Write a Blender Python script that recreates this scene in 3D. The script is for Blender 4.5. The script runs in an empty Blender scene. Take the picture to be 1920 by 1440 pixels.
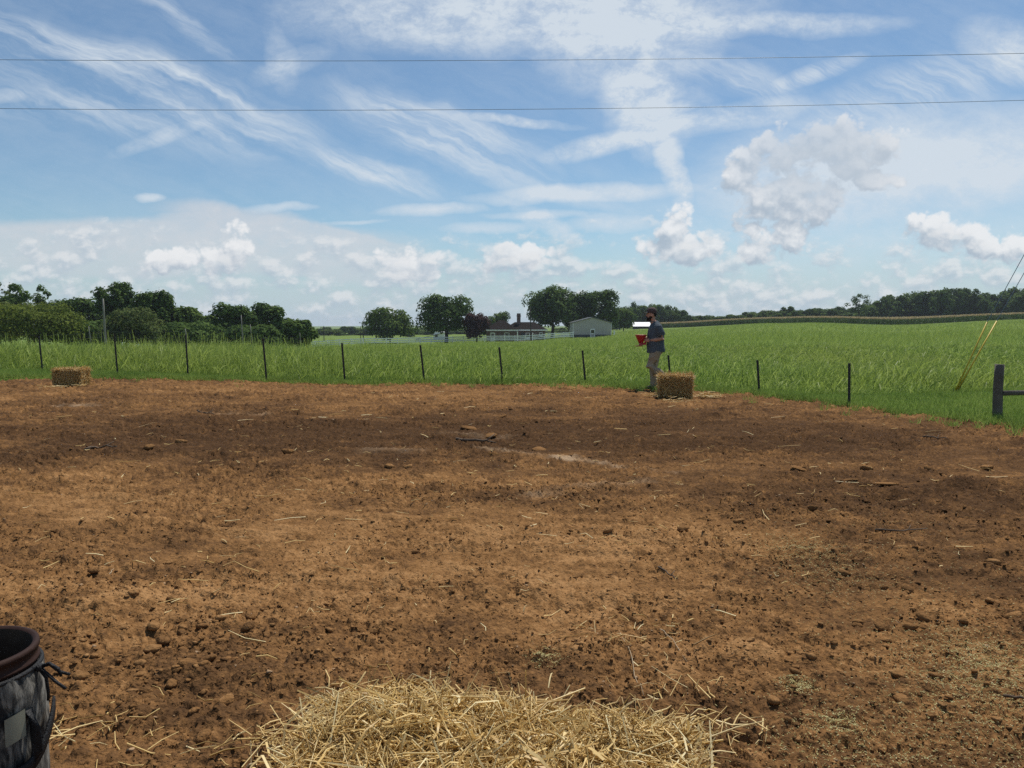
import bpy, bmesh, math
import numpy as np
from mathutils import Vector, Matrix

# ------------------------------------------------------------------ camera, sky, sun, exposure
sc = bpy.context.scene
COL = sc.collection
F = 1450.0                       # focal length in photograph pixels (1920 wide)
PITCH = math.atan(115 / F)       # horizon on row 605
EYE = 1.5
cam = bpy.data.cameras.new('camera')
cam.sensor_width = 36.0
cam.lens = 36.0 * F / 1920.0
cam.clip_end = 6000
cam.clip_start = 0.05
camo = bpy.data.objects.new('camera', cam)
COL.objects.link(camo)
camo.location = (0, 0, EYE)
camo.rotation_euler = (math.pi / 2 - PITCH, 0, 0)
sc.camera = camo

SUN_EL = math.radians(61)
SUN_AZ = math.radians(28)        # from +Y towards +X
EXPOSURE = 0.0
sc.view_settings.view_transform = 'Standard'
sc.view_settings.look = 'None'
sc.view_settings.gamma = 1.0
sc.view_settings.use_curve_mapping = False
sc.view_settings.exposure = EXPOSURE
sc.render.engine = 'CYCLES'
sc.cycles.max_bounces = 5
sc.cycles.diffuse_bounces = 3
sc.cycles.glossy_bounces = 2
sc.cycles.transmission_bounces = 3
sc.cycles.transparent_max_bounces = 6
sc.cycles.caustics_reflective = False
sc.cycles.caustics_refractive = False
sc.cycles.use_denoising = False
sc.cycles.denoiser = 'OPENIMAGEDENOISE'
sc.cycles.denoising_input_passes = 'RGB_ALBEDO_NORMAL'
sc.cycles.denoising_prefilter = 'ACCURATE'
sc.cycles.sample_clamp_indirect = 4.0
sc.cycles.volume_bounces = 0

sun = bpy.data.lights.new('sun', 'SUN')
sun.energy = 4.4
sun.angle = math.radians(0.53)
sun.color = (1.0, 0.955, 0.88)
suno = bpy.data.objects.new('sun', sun)
COL.objects.link(suno)
sd = Vector((math.sin(SUN_AZ) * math.cos(SUN_EL), math.cos(SUN_AZ) * math.cos(SUN_EL), math.sin(SUN_EL)))
suno.rotation_euler = sd.to_track_quat('Z', 'Y').to_euler()
suno.location = (20, 40, 60)

world = bpy.data.worlds.new('World')
sc.world = world
world.use_nodes = True
world.cycles.sampling_method = 'NONE'    # the sky is smooth: no importance map needed
WT = world.node_tree
WT.nodes.clear()


def uv_of(px, py):
    """photograph pixel -> tangent-plane sky coordinates (x/y, z/y)"""
    cx, cy = (px - 960) / F, -(py - 720) / F
    yy = math.cos(PITCH) + cy * math.sin(PITCH)
    zz = -math.sin(PITCH) + cy * math.cos(PITCH)
    return cx / yy, zz / yy


class S:
    """a node socket with arithmetic"""
    def __init__(self, s): self.s = s
    def _m(self, op, *a):
        n = WT.nodes.new('ShaderNodeMath'); n.operation = op
        for i, v in enumerate((self,) + a):
            if isinstance(v, S): WT.links.new(v.s, n.inputs[i])
            else: n.inputs[i].default_value = v
        return S(n.outputs[0])
    def __add__(s, o): return s._m('ADD', o)
    __radd__ = __add__
    def __sub__(s, o): return s._m('SUBTRACT', o)
    def __rsub__(s, o): return (s * -1.0) + o
    def __mul__(s, o): return s._m('MULTIPLY', o)
    __rmul__ = __mul__
    def __truediv__(s, o): return s._m('DIVIDE', o)
    def max(s, o): return s._m('MAXIMUM', o)
    def min(s, o): return s._m('MINIMUM', o)
    def clamp(s): return s.max(0.0).min(1.0)
    def abs(s): return s._m('ABSOLUTE')
    def sqrt(s): return s._m('SQRT')
    def pow(s, e): return s._m('POWER', e)
    def smin(s, o, k): return s._m('SMOOTH_MIN', o, k)
    def smax(s, o, k): return s._m('SMOOTH_MAX', o, k)
    def step(s, a, b):
        n = WT.nodes.new('ShaderNodeMapRange'); n.interpolation_type = 'SMOOTHSTEP'
        WT.links.new(s.s, n.inputs[0])
        n.inputs[1].default_value = a; n.inputs[2].default_value = b
        return S(n.outputs[0])


def noise2(u, v, scale=1.0, detail=5, rough=0.55, seed=0.0, dist=0.0, lac=2.0):
    c = WT.nodes.new('ShaderNodeCombineXYZ')
    for i, q in enumerate((u, v)):
        WT.links.new(q.s, c.inputs[i])
    c.inputs[2].default_value = seed
    n = WT.nodes.new('ShaderNodeTexNoise'); n.noise_dimensions = '3D'
    WT.links.new(c.outputs[0], n.inputs['Vector'])
    n.inputs['Scale'].default_value = scale; n.inputs['Detail'].default_value = detail
    n.inputs['Roughness'].default_value = rough; n.inputs['Distortion'].default_value = dist
    n.inputs['Lacunarity'].default_value = lac
    return S(n.outputs[0])


def vec(u, v):
    c = WT.nodes.new('ShaderNodeCombineXYZ')
    WT.links.new(u.s, c.inputs[0]); WT.links.new(v.s, c.inputs[1])
    return c.outputs[0]


def oval(P, px, py, rx, ry, ang=0.0, k=1.0):
    """soft oval round a direction: k at its centre, 0 at its rim and beyond -k*3 outside"""
    cu, cv = uv_of(px, py)
    m = WT.nodes.new('ShaderNodeMapping'); m.vector_type = 'TEXTURE'
    WT.links.new(P, m.inputs[0])
    m.inputs[1].default_value = (cu, cv, 0); m.inputs[2].default_value = (0, 0, math.radians(ang)); m.inputs[3].default_value = (rx / F, ry / F, 1)
    d = WT.nodes.new('ShaderNodeVectorMath'); d.operation = 'DOT_PRODUCT'
    WT.links.new(m.outputs[0], d.inputs[0]); WT.links.new(m.outputs[0], d.inputs[1])
    return S(d.outputs[1])._m('MULTIPLY_ADD', -k, k)


def streaks(P, items):
    """sum of soft streaks given as (from pixel, to pixel, half width, strength)"""
    t = None
    for (x0, y0), (x1, y1), w, k in items:
        L = math.hypot(x1 - x0, y1 - y0) / 2
        o = oval(P, (x0 + x1) / 2, (y0 + y1) / 2, L * 1.15, w, -math.degrees(math.atan2(y1 - y0, x1 - x0)), k).max(0.0)
        t = o if t is None else t + o
    return t


def mixc(f, a, b):
    n = WT.nodes.new('ShaderNodeMix'); n.data_type = 'RGBA'; n.clamp_factor = True
    if isinstance(f, S): WT.links.new(f.s, n.inputs[0])
    else: n.inputs[0].default_value = f
    for i, c in ((6, a), (7, b)):
        if isinstance(c, tuple): n.inputs[i].default_value = (*c, 1)
        else: WT.links.new(c, n.inputs[i])
    return n.outputs[2]


def build_sky():
    tc = WT.nodes.new('ShaderNodeTexCoord')
    sep = WT.nodes.new('ShaderNodeSeparateXYZ')
    WT.links.new(tc.outputs['Generated'], sep.inputs[0])
    x, y, z = (S(sep.outputs[i]) for i in range(3))
    ya = y.abs().max(0.03)
    u, v = x / ya, z / ya            # the sky behind goes on as the mirror of the sky in front
    sky = WT.nodes.new('ShaderNodeTexSky'); sky.sky_type = 'NISHITA'
    sky.sun_disc = False
    sky.sun_elevation = SUN_EL; sky.sun_rotation = SUN_AZ
    sky.altitude = 200; sky.air_density = 1.0; sky.dust_density = 0.3; sky.ozone_density = 2.0
    ss = WT.nodes.new('ShaderNodeVectorMath'); ss.operation = 'MULTIPLY'      # strength, with the camera's cool white balance
    WT.links.new(sky.outputs[0], ss.inputs[0]); ss.inputs[1].default_value = (SKY_STRENGTH * 0.78, SKY_STRENGTH * 0.91, SKY_STRENGTH * 0.95)
    base = ss.outputs[0]
    # heaped clouds: outline from ovals broken up by noise, light from the slope of the noise towards the sun
    heaps = [(415, 484, 40, 32), (438, 464, 38, 42), (765, 498, 74, 36), (965, 484, 76, 32), (1262, 425, 42, 52), (1290, 466, 86, 40), (1440, 455, 76, 46), (1475, 440, 40, 40), (1385, 345, 40, 48), (1480, 360, 120, 66),
             (1450, 305, 80, 50), (1560, 282, 165, 60), (1760, 432, 66, 44), (1830, 450, 70, 36), (1900, 468, 50, 32), (1645, 340, 48, 20), (318, 488, 66, 28)]
    P0 = vec(u, v)
    def voro(uu, vv, scale, detail):
        n = WT.nodes.new('ShaderNodeTexVoronoi'); n.voronoi_dimensions = '2D'; n.feature = 'F1'
        WT.links.new(vec(uu, vv), n.inputs['Vector'])
        n.inputs['Scale'].default_value = scale; n.inputs['Detail'].default_value = detail; n.inputs['Roughness'].default_value = 0.55
        n.inputs['Lacunarity'].default_value = 2.1
        return S(n.outputs['Distance'])
    q1 = noise2(u, v, 40.0, 3, 0.5, 61.0) - 0.5
    uq, vq = u + q1 * 0.012, v + q1 * 0.010
    def heap(uu, vv):
        Pq = vec(uu, vv)
        f = None
        for px, py, rx, ry in heaps:
            e = oval(Pq, px, py, rx * 1.12, ry * 1.12)
            f = e if f is None else f.max(e)
        return f
    def tex(uu, vv, dt):
        return (0.62 - voro(uu, vv * 1.1, 24.0, dt)) * 0.62 + (noise2(uu, vv * 1.2, 15.0, 6, 0.6, 44.0) - 0.5) * 1.3
    n0 = tex(uq, vq, 3.0); n1 = tex(uq + 0.004, vq + 0.011, 2.0)
    d0 = heap(u, v).max(-2.2) * 0.62 + n0
    d1 = heap(u + 0.006, v + 0.018).max(-2.2) * 0.62 + n1
    al = d0.step(-0.02, 0.30)
    lit = ((d0 - d1) * 0.95 + 0.50).clamp().step(0.08, 0.95)
    w1 = noise2(u, v, 8.0, 4, 0.6, 3.1) - 0.5
    uw, vw = u + w1 * 0.055, v + w1 * 0.030
    P = vec(uw, vw)

    def streak(ang, along, across, seed, detail=5):
        c, s = math.cos(math.radians(ang)), math.sin(math.radians(ang))
        a = uw * (c * along) + vw * (s * along); b = vw * (c * across) - uw * (s * across)
        return noise2(a, b, 1.0, detail, 0.66, seed)
    t1 = streak(-23, 3.0, 22.0, 1.0, 6).step(0.38, 0.68)        # long combed fibres, upper left
    t3 = streak(-27, 6.0, 44.0, 9.0, 6).step(0.36, 0.68)        # finer fibres, middle
    fine = noise2(uw, vw * 1.6, 22.0, 7, 0.70, 21.0).step(0.30, 0.72)
    g1 = streaks(P, [((-150, 60), (560, 260), 90, .55), ((-100, 20), (470, 195), 34, .45), ((240, -30), (440, 115), 26, .55), ((250, 150), (620, 300), 50, .35), ((-100, 170), (300, 240), 30, .35)])
    g3 = streaks(P, [((620, 170), (1040, 335), 62, .62), ((575, 280), (830, 365), 30, .6), ((1250, 110), (1510, 195), 34, .45), ((1520, 215), (1990, 100), 60, .5), ((1440, 168), (1615, 108), 20, .55), ((300, 185), (620, 255), 34, .3)])
    gf = streaks(P, [((560, 20), (1420, 10), 95, .80), ((1000, 95), (1340, 75), 95, .60), ((470, 150), (620, 90), 26, .30), ((515, 40), (540, 170), 30, .25), ((205, 290), (385, 230), 16, .3), ((860, 220), (1085, 240), 11, .6), ((1020, 296), (1250, 242), 24, .72), ((1225, 248), (1520, 195), 28, .55),
                     ((1165, 120), (1255, 285), 80, .6), ((1130, 190), (1340, 200), 50, .4), ((1236, 235), (1298, 385), 24, .68), ((1270, 55), (1690, 45), 26, .55), ((1800, 60), (1980, 130), 60, .45), ((960, 380), (1085, 462), 22, .5)])
    gs = streaks(P, [((880, 372), (1300, 350), 19, .62), ((930, 345), (1200, 392), 20, .3), ((910, 404), (1125, 402), 9, .4), ((610, 417), (730, 411), 5, .4), ((465, 388), (595, 387), 10, .5), ((715, 394), (910, 390), 14, .58), ((828, 430), (1000, 425), 13, .5),
                     ((1060, 424), (1240, 410), 20, .5), ((1600, 300), (2130, 270), 105, .58), ((1180, 420), (2060, 400), 170, .34), ((1330, 340), (1780, 280), 120, .5), ((-40, 178), (45, 184), 12, .3), ((250, 372), (302, 374), 10, .62)])
    cir = g1 * t1 * 1.05 + g3 * (t3 * 0.85 + 0.15) * 1.5 + gf * (fine * 0.65 + 0.35) * 1.55 + gs * (fine * 0.35 + 0.65) * 1.5
    veil = t1 * 0.10 + fine * 0.07 + 0.02                    # thin veil everywhere
    cir = (cir + veil).clamp()
    col = mixc(cir * 0.92, base, (0.66, 0.73, 0.80))
    anv = streaks(P, [((-260, 470), (760, 462), 62, 1.5), ((290, 392), (640, 440), 34, 1.0), ((480, 455), (800, 505), 52, 1.2)]).clamp().step(0.0, 0.8)
    col = mixc(anv * (fine * 0.2 + 0.55), col, (0.66, 0.67, 0.70))
    bank = (1.0 - v * 8.3).clamp().step(0.0, 1.0)
    col = mixc(bank * 0.85, col, (0.46, 0.57, 0.66))

    ccol = mixc(lit, (0.40, 0.475, 0.565), (0.86, 0.865, 0.875))
    P0 = vec(u, v)
    thick = oval(P0, 1545, 305, 190, 105).clamp()
    ccol = mixc(thick * 0.75, ccol, (0.43, 0.50, 0.585))
    col = mixc(al * (0.88 - thick * 0.25), col, ccol)
    # far rank of small heaps just above the horizon
    def low(uu, vv, dt):
        return (0.66 - voro(uu * 0.8, vv * 1.2, 27.0, dt)) * 0.55 + (noise2(uu * 0.5, vv, 20.0, 6, 0.62, 90.0) - 0.5) * 1.9
    e = (v - 0.046) * 14.5
    m0 = low(uq, vq, 3.0); m1 = low(uq + 0.003, vq + 0.008, 2.0)
    l0 = (1.0 - e * e).max(-5.0) * 0.30 + m0
    ll = ((m0 - m1) * 1.5 + 0.5 + e * 0.10).clamp().step(0.05, 0.95)
    lcol = mixc(ll, (0.44, 0.53, 0.62), (0.76, 0.78, 0.80))
    col = mixc(l0.step(-0.1, 0.42) * 0.72, col, lcol)
    bg = WT.nodes.new('ShaderNodeBackground')
    WT.links.new(col, bg.inputs[0]); bg.inputs[1].default_value = 1.0
    out = WT.nodes.new('ShaderNodeOutputWorld')
    WT.links.new(bg.outputs[0], out.inputs[0])


SKY_STRENGTH = 0.098
build_sky()

# ------------------------------------------------------------------ helpers
RNG = np.random.default_rng(20240731)


def at(px, py, Y):
    """point on the pixel's ray at forward distance Y"""
    u, v = uv_of(px, py)
    return np.array([u * Y, Y, EYE + v * Y])


def onground(px, py, z=0.0):
    u, v = uv_of(px, py)
    t = (z - EYE) / v
    return np.array([u * t, t, z])


_perm = np.random.default_rng(7).permutation(4096)
_grad = np.random.default_rng(8).uniform(0, 2 * np.pi, 4096)
_gx, _gy = np.cos(_grad), np.sin(_grad)


def perlin(x, y, seed=0):
    xi = np.floor(x).astype(np.int64); yi = np.floor(y).astype(np.int64)
    xf, yf = x - xi, y - yi
    def g(ix, iy, fx, fy):
        h = _perm[(_perm[(ix + seed * 131) & 4095] + iy) & 4095]
        return _gx[h] * fx + _gy[h] * fy
    u = xf ** 3 * (xf * (xf * 6 - 15) + 10); v = yf ** 3 * (yf * (yf * 6 - 15) + 10)
    a = g(xi, yi, xf, yf); b = g(xi + 1, yi, xf - 1, yf)
    c = g(xi, yi + 1, xf, yf - 1); d = g(xi + 1, yi + 1, xf - 1, yf - 1)
    return ((a + (b - a) * u) * (1 - v) + (c + (d - c) * u) * v) * 1.5


def fbm(x, y, octv=4, seed=0, gain=0.5):
    s = np.zeros_like(x); a = 1.0; f = 1.0
    for o in range(octv):
        s += a * perlin(x * f, y * f, seed + o); a *= gain; f *= 2.03
    return s


def worley(x, y, seed=0):
    xi = np.floor(x).astype(np.int64); yi = np.floor(y).astype(np.int64)
    best = np.full(x.shape, 9.0); sec = np.full(x.shape, 9.0); rid = np.zeros(x.shape)
    for dx in (-1, 0, 1):
        for dy in (-1, 0, 1):
            ix, iy = xi + dx, yi + dy
            h = _perm[(_perm[(ix + seed * 57) & 4095] + iy) & 4095]
            h2 = _perm[(h + 911) & 4095]; h3 = _perm[(h + 2003) & 4095]
            d = np.hypot(ix + h / 4096 - x, iy + h2 / 4096 - y)
            closer = d < best
            sec = np.where(closer, best, np.minimum(sec, d))
            rid = np.where(closer, h3 / 4096, rid)
            best = np.where(closer, d, best)
    return best, sec, rid


def mesh(name, V, Q, mat=None, parent=None, attrs=None, smooth=False):
    """numpy vertices (n,3) and faces (m,3 or 4) -> one linked mesh object"""
    V = np.asarray(V, np.float32).reshape(-1, 3); Q = np.asarray(Q, np.int32)
    me = bpy.data.meshes.new(name)
    k = Q.shape[1]
    me.vertices.add(len(V)); me.vertices.foreach_set('co', V.ravel())
    me.loops.add(Q.size); me.loops.foreach_set('vertex_index', Q.ravel())
    me.polygons.add(len(Q))
    me.polygons.foreach_set('loop_start', np.arange(0, Q.size, k, dtype=np.int32))
    if attrs:
        for an, av in attrs.items():
            a = me.attributes.new(an, 'FLOAT', 'POINT'); a.data.foreach_set('value', np.asarray(av, np.float32))
    if smooth:
        me.polygons.foreach_set('use_smooth', np.ones(len(Q), bool))
    me.update(calc_edges=True)
    o = bpy.data.objects.new(name, me); COL.objects.link(o)
    if mat: me.materials.append(mat)
    if parent: o.parent = parent
    return o


def tag(o, label=None, cat=None, group=None, kind=None):
    if label: o['label'] = label
    if cat: o['category'] = cat
    if group: o['group'] = group
    if kind: o['kind'] = kind
    return o


def empty(name, loc=(0, 0, 0), rz=0.0):
    o = bpy.data.objects.new(name, None); COL.objects.link(o)
    o.location = loc; o.rotation_euler = (0, 0, rz); o.empty_display_size = 0.2
    return o


def copy_tree(o, parent=None):
    c = o.copy(); COL.objects.link(c); c.parent = parent
    for ch in [q for q in bpy.data.objects if q.parent == o]:
        copy_tree(ch, c)
    return c


class Build:
    """collects boxes, tubes and lathes into one mesh"""
    def __init__(self): self.v = []; self.f = []
    def add(self, V, Fc):
        n = sum(len(q) for q in self.v)
        self.v.append(np.asarray(V, float)); self.f += [tuple(int(i) + n for i in q) for q in Fc]; return self
    def box(self, c, s, rz=0.0, taper=1.0):
        hx, hy, hz = s[0] / 2, s[1] / 2, s[2] / 2
        V = np.array([[x * hx * (taper if z > 0 else 1), y * hy * (taper if z > 0 else 1), z * hz] for z in (-1, 1) for y in (-1, 1) for x in (-1, 1)])
        R = np.array([[math.cos(rz), -math.sin(rz), 0], [math.sin(rz), math.cos(rz), 0], [0, 0, 1]])
        return self.add(V @ R.T + np.array(c), [(0, 2, 3, 1), (4, 5, 7, 6), (0, 1, 5, 4), (2, 6, 7, 3), (0, 4, 6, 2), (1, 3, 7, 5)])
    def tube(self, P, R, n=8, ry=None, up=(0, 0, 1)):
        P = np.asarray(P, float); R = np.broadcast_to(np.asarray(R, float), (len(P),)); ry = R if ry is None else np.broadcast_to(np.asarray(ry, float), (len(P),))
        T = np.gradient(P, axis=0); T /= np.linalg.norm(T, axis=1, keepdims=True) + 1e-9
        V = []
        for p, t, a, b in zip(P, T, R, ry):
            ref = np.array(up, float)
            if abs(t @ ref) > 0.95: ref = np.array([0, 1, 0.])
            s = np.cross(t, ref); s /= np.linalg.norm(s); w = np.cross(s, t)
            for k in range(n):
                an = 2 * math.pi * k / n
                V.append(p + s * math.cos(an) * a + w * math.sin(an) * b)
        fs = []
        m = len(P)
        for i in range(m - 1):
            for k in range(n):
                k2 = (k + 1) % n
                fs.append((i * n + k, i * n + k2, (i + 1) * n + k2, (i + 1) * n + k))
        fs.append(tuple(range(n - 1, -1, -1))); fs.append(tuple((m - 1) * n + k for k in range(n)))
        return self.add(V, fs)
    def lathe(self, prof, n=40, c=(0, 0, 0)):
        V = [(c[0] + r * math.cos(2 * math.pi * k / n), c[1] + r * math.sin(2 * math.pi * k / n), c[2] + z) for r, z in prof for k in range(n)]
        fs = [(i * n + k, i * n + (k + 1) % n, (i + 1) * n + (k + 1) % n, (i + 1) * n + k) for i in range(len(prof) - 1) for k in range(n)]
        return self.add(V, fs)
    def poly(self, V, fs): return self.add(V, fs)
    def ellipsoid(self, c, r, n=14, m=9, rot=None):
        V = []; fs = []
        for i in range(m + 1):
            th = math.pi * i / m
            for k in range(n):
                ph = 2 * math.pi * k / n
                V.append((math.sin(th) * math.cos(ph) * r[0], math.sin(th) * math.sin(ph) * r[1], math.cos(th) * r[2]))
        V = np.array(V)
        if rot is not None: V = V @ np.array(rot).T
        for i in range(m):
            for k in range(n):
                fs.append((i * n + k, (i + 1) * n + k, (i + 1) * n + (k + 1) % n, i * n + (k + 1) % n))
        return self.add(V + np.array(c), fs)
    def obj(self, name, mat, parent=None, smooth=False, bevel=0.0):
        me = bpy.data.meshes.new(name)
        me.from_pydata(np.concatenate(self.v).tolist(), [], self.f); me.update()
        me.materials.append(mat)
        if smooth: me.polygons.foreach_set('use_smooth', np.ones(len(me.polygons), bool))
        o = bpy.data.objects.new(name, me); COL.objects.link(o)
        if parent: o.parent = parent
        if bevel:
            b = o.modifiers.new('bevel', 'BEVEL'); b.width = bevel; b.segments = 2; b.limit_method = 'ANGLE'
        return o


# ------------------------------------------------------------------ materials
def new_mat(name):
    m = bpy.data.materials.new(name); m.use_nodes = True
    nt = m.node_tree
    return m, nt, nt.nodes['Principled BSDF']


def lk(nt, a, b): nt.links.new(a, b)


def ramp_node(nt, fac, stops):
    r = nt.nodes.new('ShaderNodeValToRGB'); lk(nt, fac, r.inputs[0])
    el = r.color_ramp.elements
    while len(el) < len(stops): el.new(0.5)
    for e, (p, c) in zip(el, stops): e.position = p; e.color = (*c, 1)
    return r.outputs[0]


def noise_node(nt, scale, detail=4, rough=0.55, vec=None, coord='Object'):
    n = nt.nodes.new('ShaderNodeTexNoise'); n.inputs['Scale'].default_value = scale
    n.inputs['Detail'].default_value = detail; n.inputs['Roughness'].default_value = rough
    if vec is None:
        t = nt.nodes.new('ShaderNodeTexCoord'); vec = t.outputs[coord]
    lk(nt, vec, n.inputs['Vector'])
    return n.outputs[0]


def mat_plain(name, c1, c2=None, scale=6.0, rough=0.8, bump=0.0, bscale=40.0, spec=0.3, metal=0.0, detail=4):
    m, nt, b = new_mat(name)
    b.inputs['Roughness'].default_value = rough; b.inputs['Specular IOR Level'].default_value = spec; b.inputs['Metallic'].default_value = metal
    c2 = c2 or tuple(q * 0.75 for q in c1)
    lk(nt, ramp_node(nt, noise_node(nt, scale, detail), [(0.3, c1), (0.7, c2)]), b.inputs['Base Color'])
    if bump:
        bn = nt.nodes.new('ShaderNodeBump'); bn.inputs['Strength'].default_value = bump; bn.inputs['Distance'].default_value = 0.02
        lk(nt, noise_node(nt, bscale, 5), bn.inputs['Height']); lk(nt, bn.outputs[0], b.inputs['Normal'])
    return m


def mat_leaf(name, stops, trans=0.35, rough=0.5, patch=None, attr='rnd', spec=0.25):
    """thin leaves: per-blade colour from the attribute, light through them"""
    m, nt, b = new_mat(name)
    a = nt.nodes.new('ShaderNodeAttribute'); a.attribute_name = attr
    col = ramp_node(nt, a.outputs['Fac'], stops)
    if patch:
        sc_, c, amt = patch
        mx = nt.nodes.new('ShaderNodeMix'); mx.data_type = 'RGBA'
        r = nt.nodes.new('ShaderNodeMapRange'); lk(nt, noise_node(nt, sc_, 4), r.inputs[0])
        r.inputs[1].default_value = 0.42; r.inputs[2].default_value = 0.68; r.inputs[4].default_value = amt
        lk(nt, r.outputs[0], mx.inputs[0]); lk(nt, col, mx.inputs[6]); mx.inputs[7].default_value = (*c, 1)
        col = mx.outputs[2]
    lk(nt, col, b.inputs['Base Color']); b.inputs['Roughness'].default_value = rough
    b.inputs['Specular IOR Level'].default_value = spec
    tr = nt.nodes.new('ShaderNodeBsdfTranslucent'); lk(nt, col, tr.inputs[0])
    ms = nt.nodes.new('ShaderNodeMixShader'); ms.inputs[0].default_value = trans
    lk(nt, b.outputs[0], ms.inputs[1]); lk(nt, tr.outputs[0], ms.inputs[2])
    lk(nt, ms.outputs[0], nt.nodes['Material Output'].inputs[0])
    return m


def mat_soil(name, use_attr=True):
    m, nt, b = new_mat(name)
    b.inputs['Roughness'].default_value = 1.0; b.inputs['Specular IOR Level'].default_value = 0.03
    tc = nt.nodes.new('ShaderNodeTexCoord'); g = nt.nodes.new('ShaderNodeNewGeometry'); pos = g.outputs['Position']
    a = nt.nodes.new('ShaderNodeAttribute'); a.attribute_name = 'clay'
    n1 = noise_node(nt, 3.0, 6, 0.65, pos); n2 = noise_node(nt, 38.0, 4, 0.6, pos)
    def mth(op, p, q):
        n = nt.nodes.new('ShaderNodeMath'); n.operation = op
        for i, w in enumerate((p, q)):
            if isinstance(w, (int, float)): n.inputs[i].default_value = w
            else: lk(nt, w, n.inputs[i])
        return n.outputs[0]
    f = mth('ADD', a.outputs['Fac'], mth('MULTIPLY', mth('SUBTRACT', n1, 0.5), 0.42))
    f = mth('ADD', f, mth('MULTIPLY', mth('SUBTRACT', n2, 0.5), 0.75))
    f = mth('ADD', f, mth('MULTIPLY', mth('SUBTRACT', noise_node(nt, 11.0, 5, 0.7, pos), 0.5), 0.75))
    col = ramp_node(nt, f, [(0.0, (0.070, 0.038, 0.019)), (0.35, (0.135, 0.071, 0.031)), (0.65, (0.232, 0.120, 0.047)), (1.0, (0.36, 0.198, 0.084))])
    p = nt.nodes.new('ShaderNodeAttribute'); p.attribute_name = 'dust'
    mx = nt.nodes.new('ShaderNodeMix'); mx.data_type = 'RGBA'
    lk(nt, p.outputs['Fac'], mx.inputs[0]); lk(nt, col, mx.inputs[6]); mx.inputs[7].default_value = (0.50, 0.36, 0.23, 1)
    lk(nt, mx.outputs[2], b.inputs['Base Color'])
    bn = nt.nodes.new('ShaderNodeBump'); bn.inputs['Strength'].default_value = 1.0; bn.inputs['Distance'].default_value = 0.010
    h = mth('ADD', noise_node(nt, 75.0, 4, 0.65, pos), mth('ADD', mth('MULTIPLY', noise_node(nt, 20.0, 3, 0.6, pos), 1.6), mth('MULTIPLY', noise_node(nt, 6.0, 4, 0.7, pos), 5.0)))
    lk(nt, h, bn.inputs['Height']); lk(nt, bn.outputs[0], b.inputs['Normal'])
    return m


SOIL = mat_soil('soil')
TRI = np.arange


def strands(B, T, W, bend=None, nseg=2, sides=2, taper=0.15, roll=None, rng=RNG):
    """thin strips (sides=2) or three-sided straws from B to T; returns V, Q, per-vertex index of the strand"""
    B = np.asarray(B, float); T = np.asarray(T, float); N = len(B)
    W = np.broadcast_to(np.asarray(W, float), (N,))
    t = np.linspace(0, 1, nseg + 1)
    P = B[:, None] + (T - B)[:, None] * t[None, :, None]
    if bend is not None: P = P + bend[:, None] * (4 * t * (1 - t))[None, :, None]
    d = T - B; d /= np.linalg.norm(d, axis=1, keepdims=True) + 1e-9
    r = rng.normal(size=(N, 3)) if roll is None else roll
    a = np.cross(d, r); a /= np.linalg.norm(a, axis=1, keepdims=True) + 1e-9
    b = np.cross(d, a)
    w = W[:, None] * (1 - (1 - taper) * np.clip((t[None] - 0.35) / 0.65, 0, 1))
    rings = []
    for k in range(sides):
        an = 2 * math.pi * k / sides
        rings.append(P + (a[:, None] * math.cos(an) + b[:, None] * math.sin(an)) * w[..., None] * 0.5)
    V = np.stack(rings, 2)                                   # N, seg+1, sides, 3
    base = np.arange(N)[:, None] * (nseg + 1) * sides
    q = []
    for s in range(nseg):
        for k in range(sides if sides > 2 else 1):
            k2 = (k + 1) % sides
            q.append([s * sides + k, s * sides + k2, (s + 1) * sides + k2, (s + 1) * sides + k])
    Q = (base[:, :, None] + np.array(q)[None]).reshape(-1, 4)
    return V.reshape(-1, 3), Q, np.repeat(np.arange(N), (nseg + 1) * sides)


def joinq(parts):
    V = []; Q = []; R = []; n = 0
    for v, q, r in parts:
        V.append(v); Q.append(q + n); R.append(r); n += len(v)
    return np.concatenate(V), np.concatenate(Q), np.concatenate(R)


# ------------------------------------------------------------------ terrain
_tu = np.array([-1400, -1000, -460, -250, 0, 130, 250, 500, 560, 700, 1000, 1500.])
_td = np.array([0, 22, 40, 70, 110, 150, 190, 240, 320, 500, 900, 2500.])
_tz = np.array([
    [0, 0, -.5, -1.5, -2.6, -3.2, -3.6, -4, -4.2, -5.2, -6.5, -14],
    [0, 0, -.5, -1.5, -2.6, -3.2, -3.6, -4, -4.2, -5.2, -6.5, -14],
    [0, 0, -.45, -1.5, -2.9, -4.3, -4.8, -5.0, -5.2, -5.6, -6.8, -14],
    [0, 0, -.35, -1.15, -2.1, -3.0, -3.9, -4.4, -4.8, -5.6, -6.8, -14],
    [0, 0, -.3, -.95, -1.75, -2.5, -3.3, -3.7, -4.2, -5, -6.5, -14],
    [0, 0, -.22, -.65, -1.2, -1.8, -2.35, -2.6, -3.2, -4, -5.5, -12],
    [0, 0, -.1, -.3, -.55, -.8, -.9, -.9, -.9, -1, -1, -1],
    [0, 0, .0, .15, .4, .7, .95, 1.1, 1.3, 1.3, 1.3, 1.3],
    [0, 0, .0, .15, .45, .8, 1.05, 1.3, 1.5, 1.5, 1.5, 1.5],
    [0, 0, .0, .05, .15, .25, .4, .7, 1.6, 1.7, 1.7, 1.7],
    [0, 0, .1, .5, 1.0, 1.5, 2.0, 2.6, 2.9, 3, 3, 3],
    [0, 0, .1, .6, 1.2, 1.8, 2.4, 3.0, 3.2, 3.3, 3.3, 3.3]])


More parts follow.
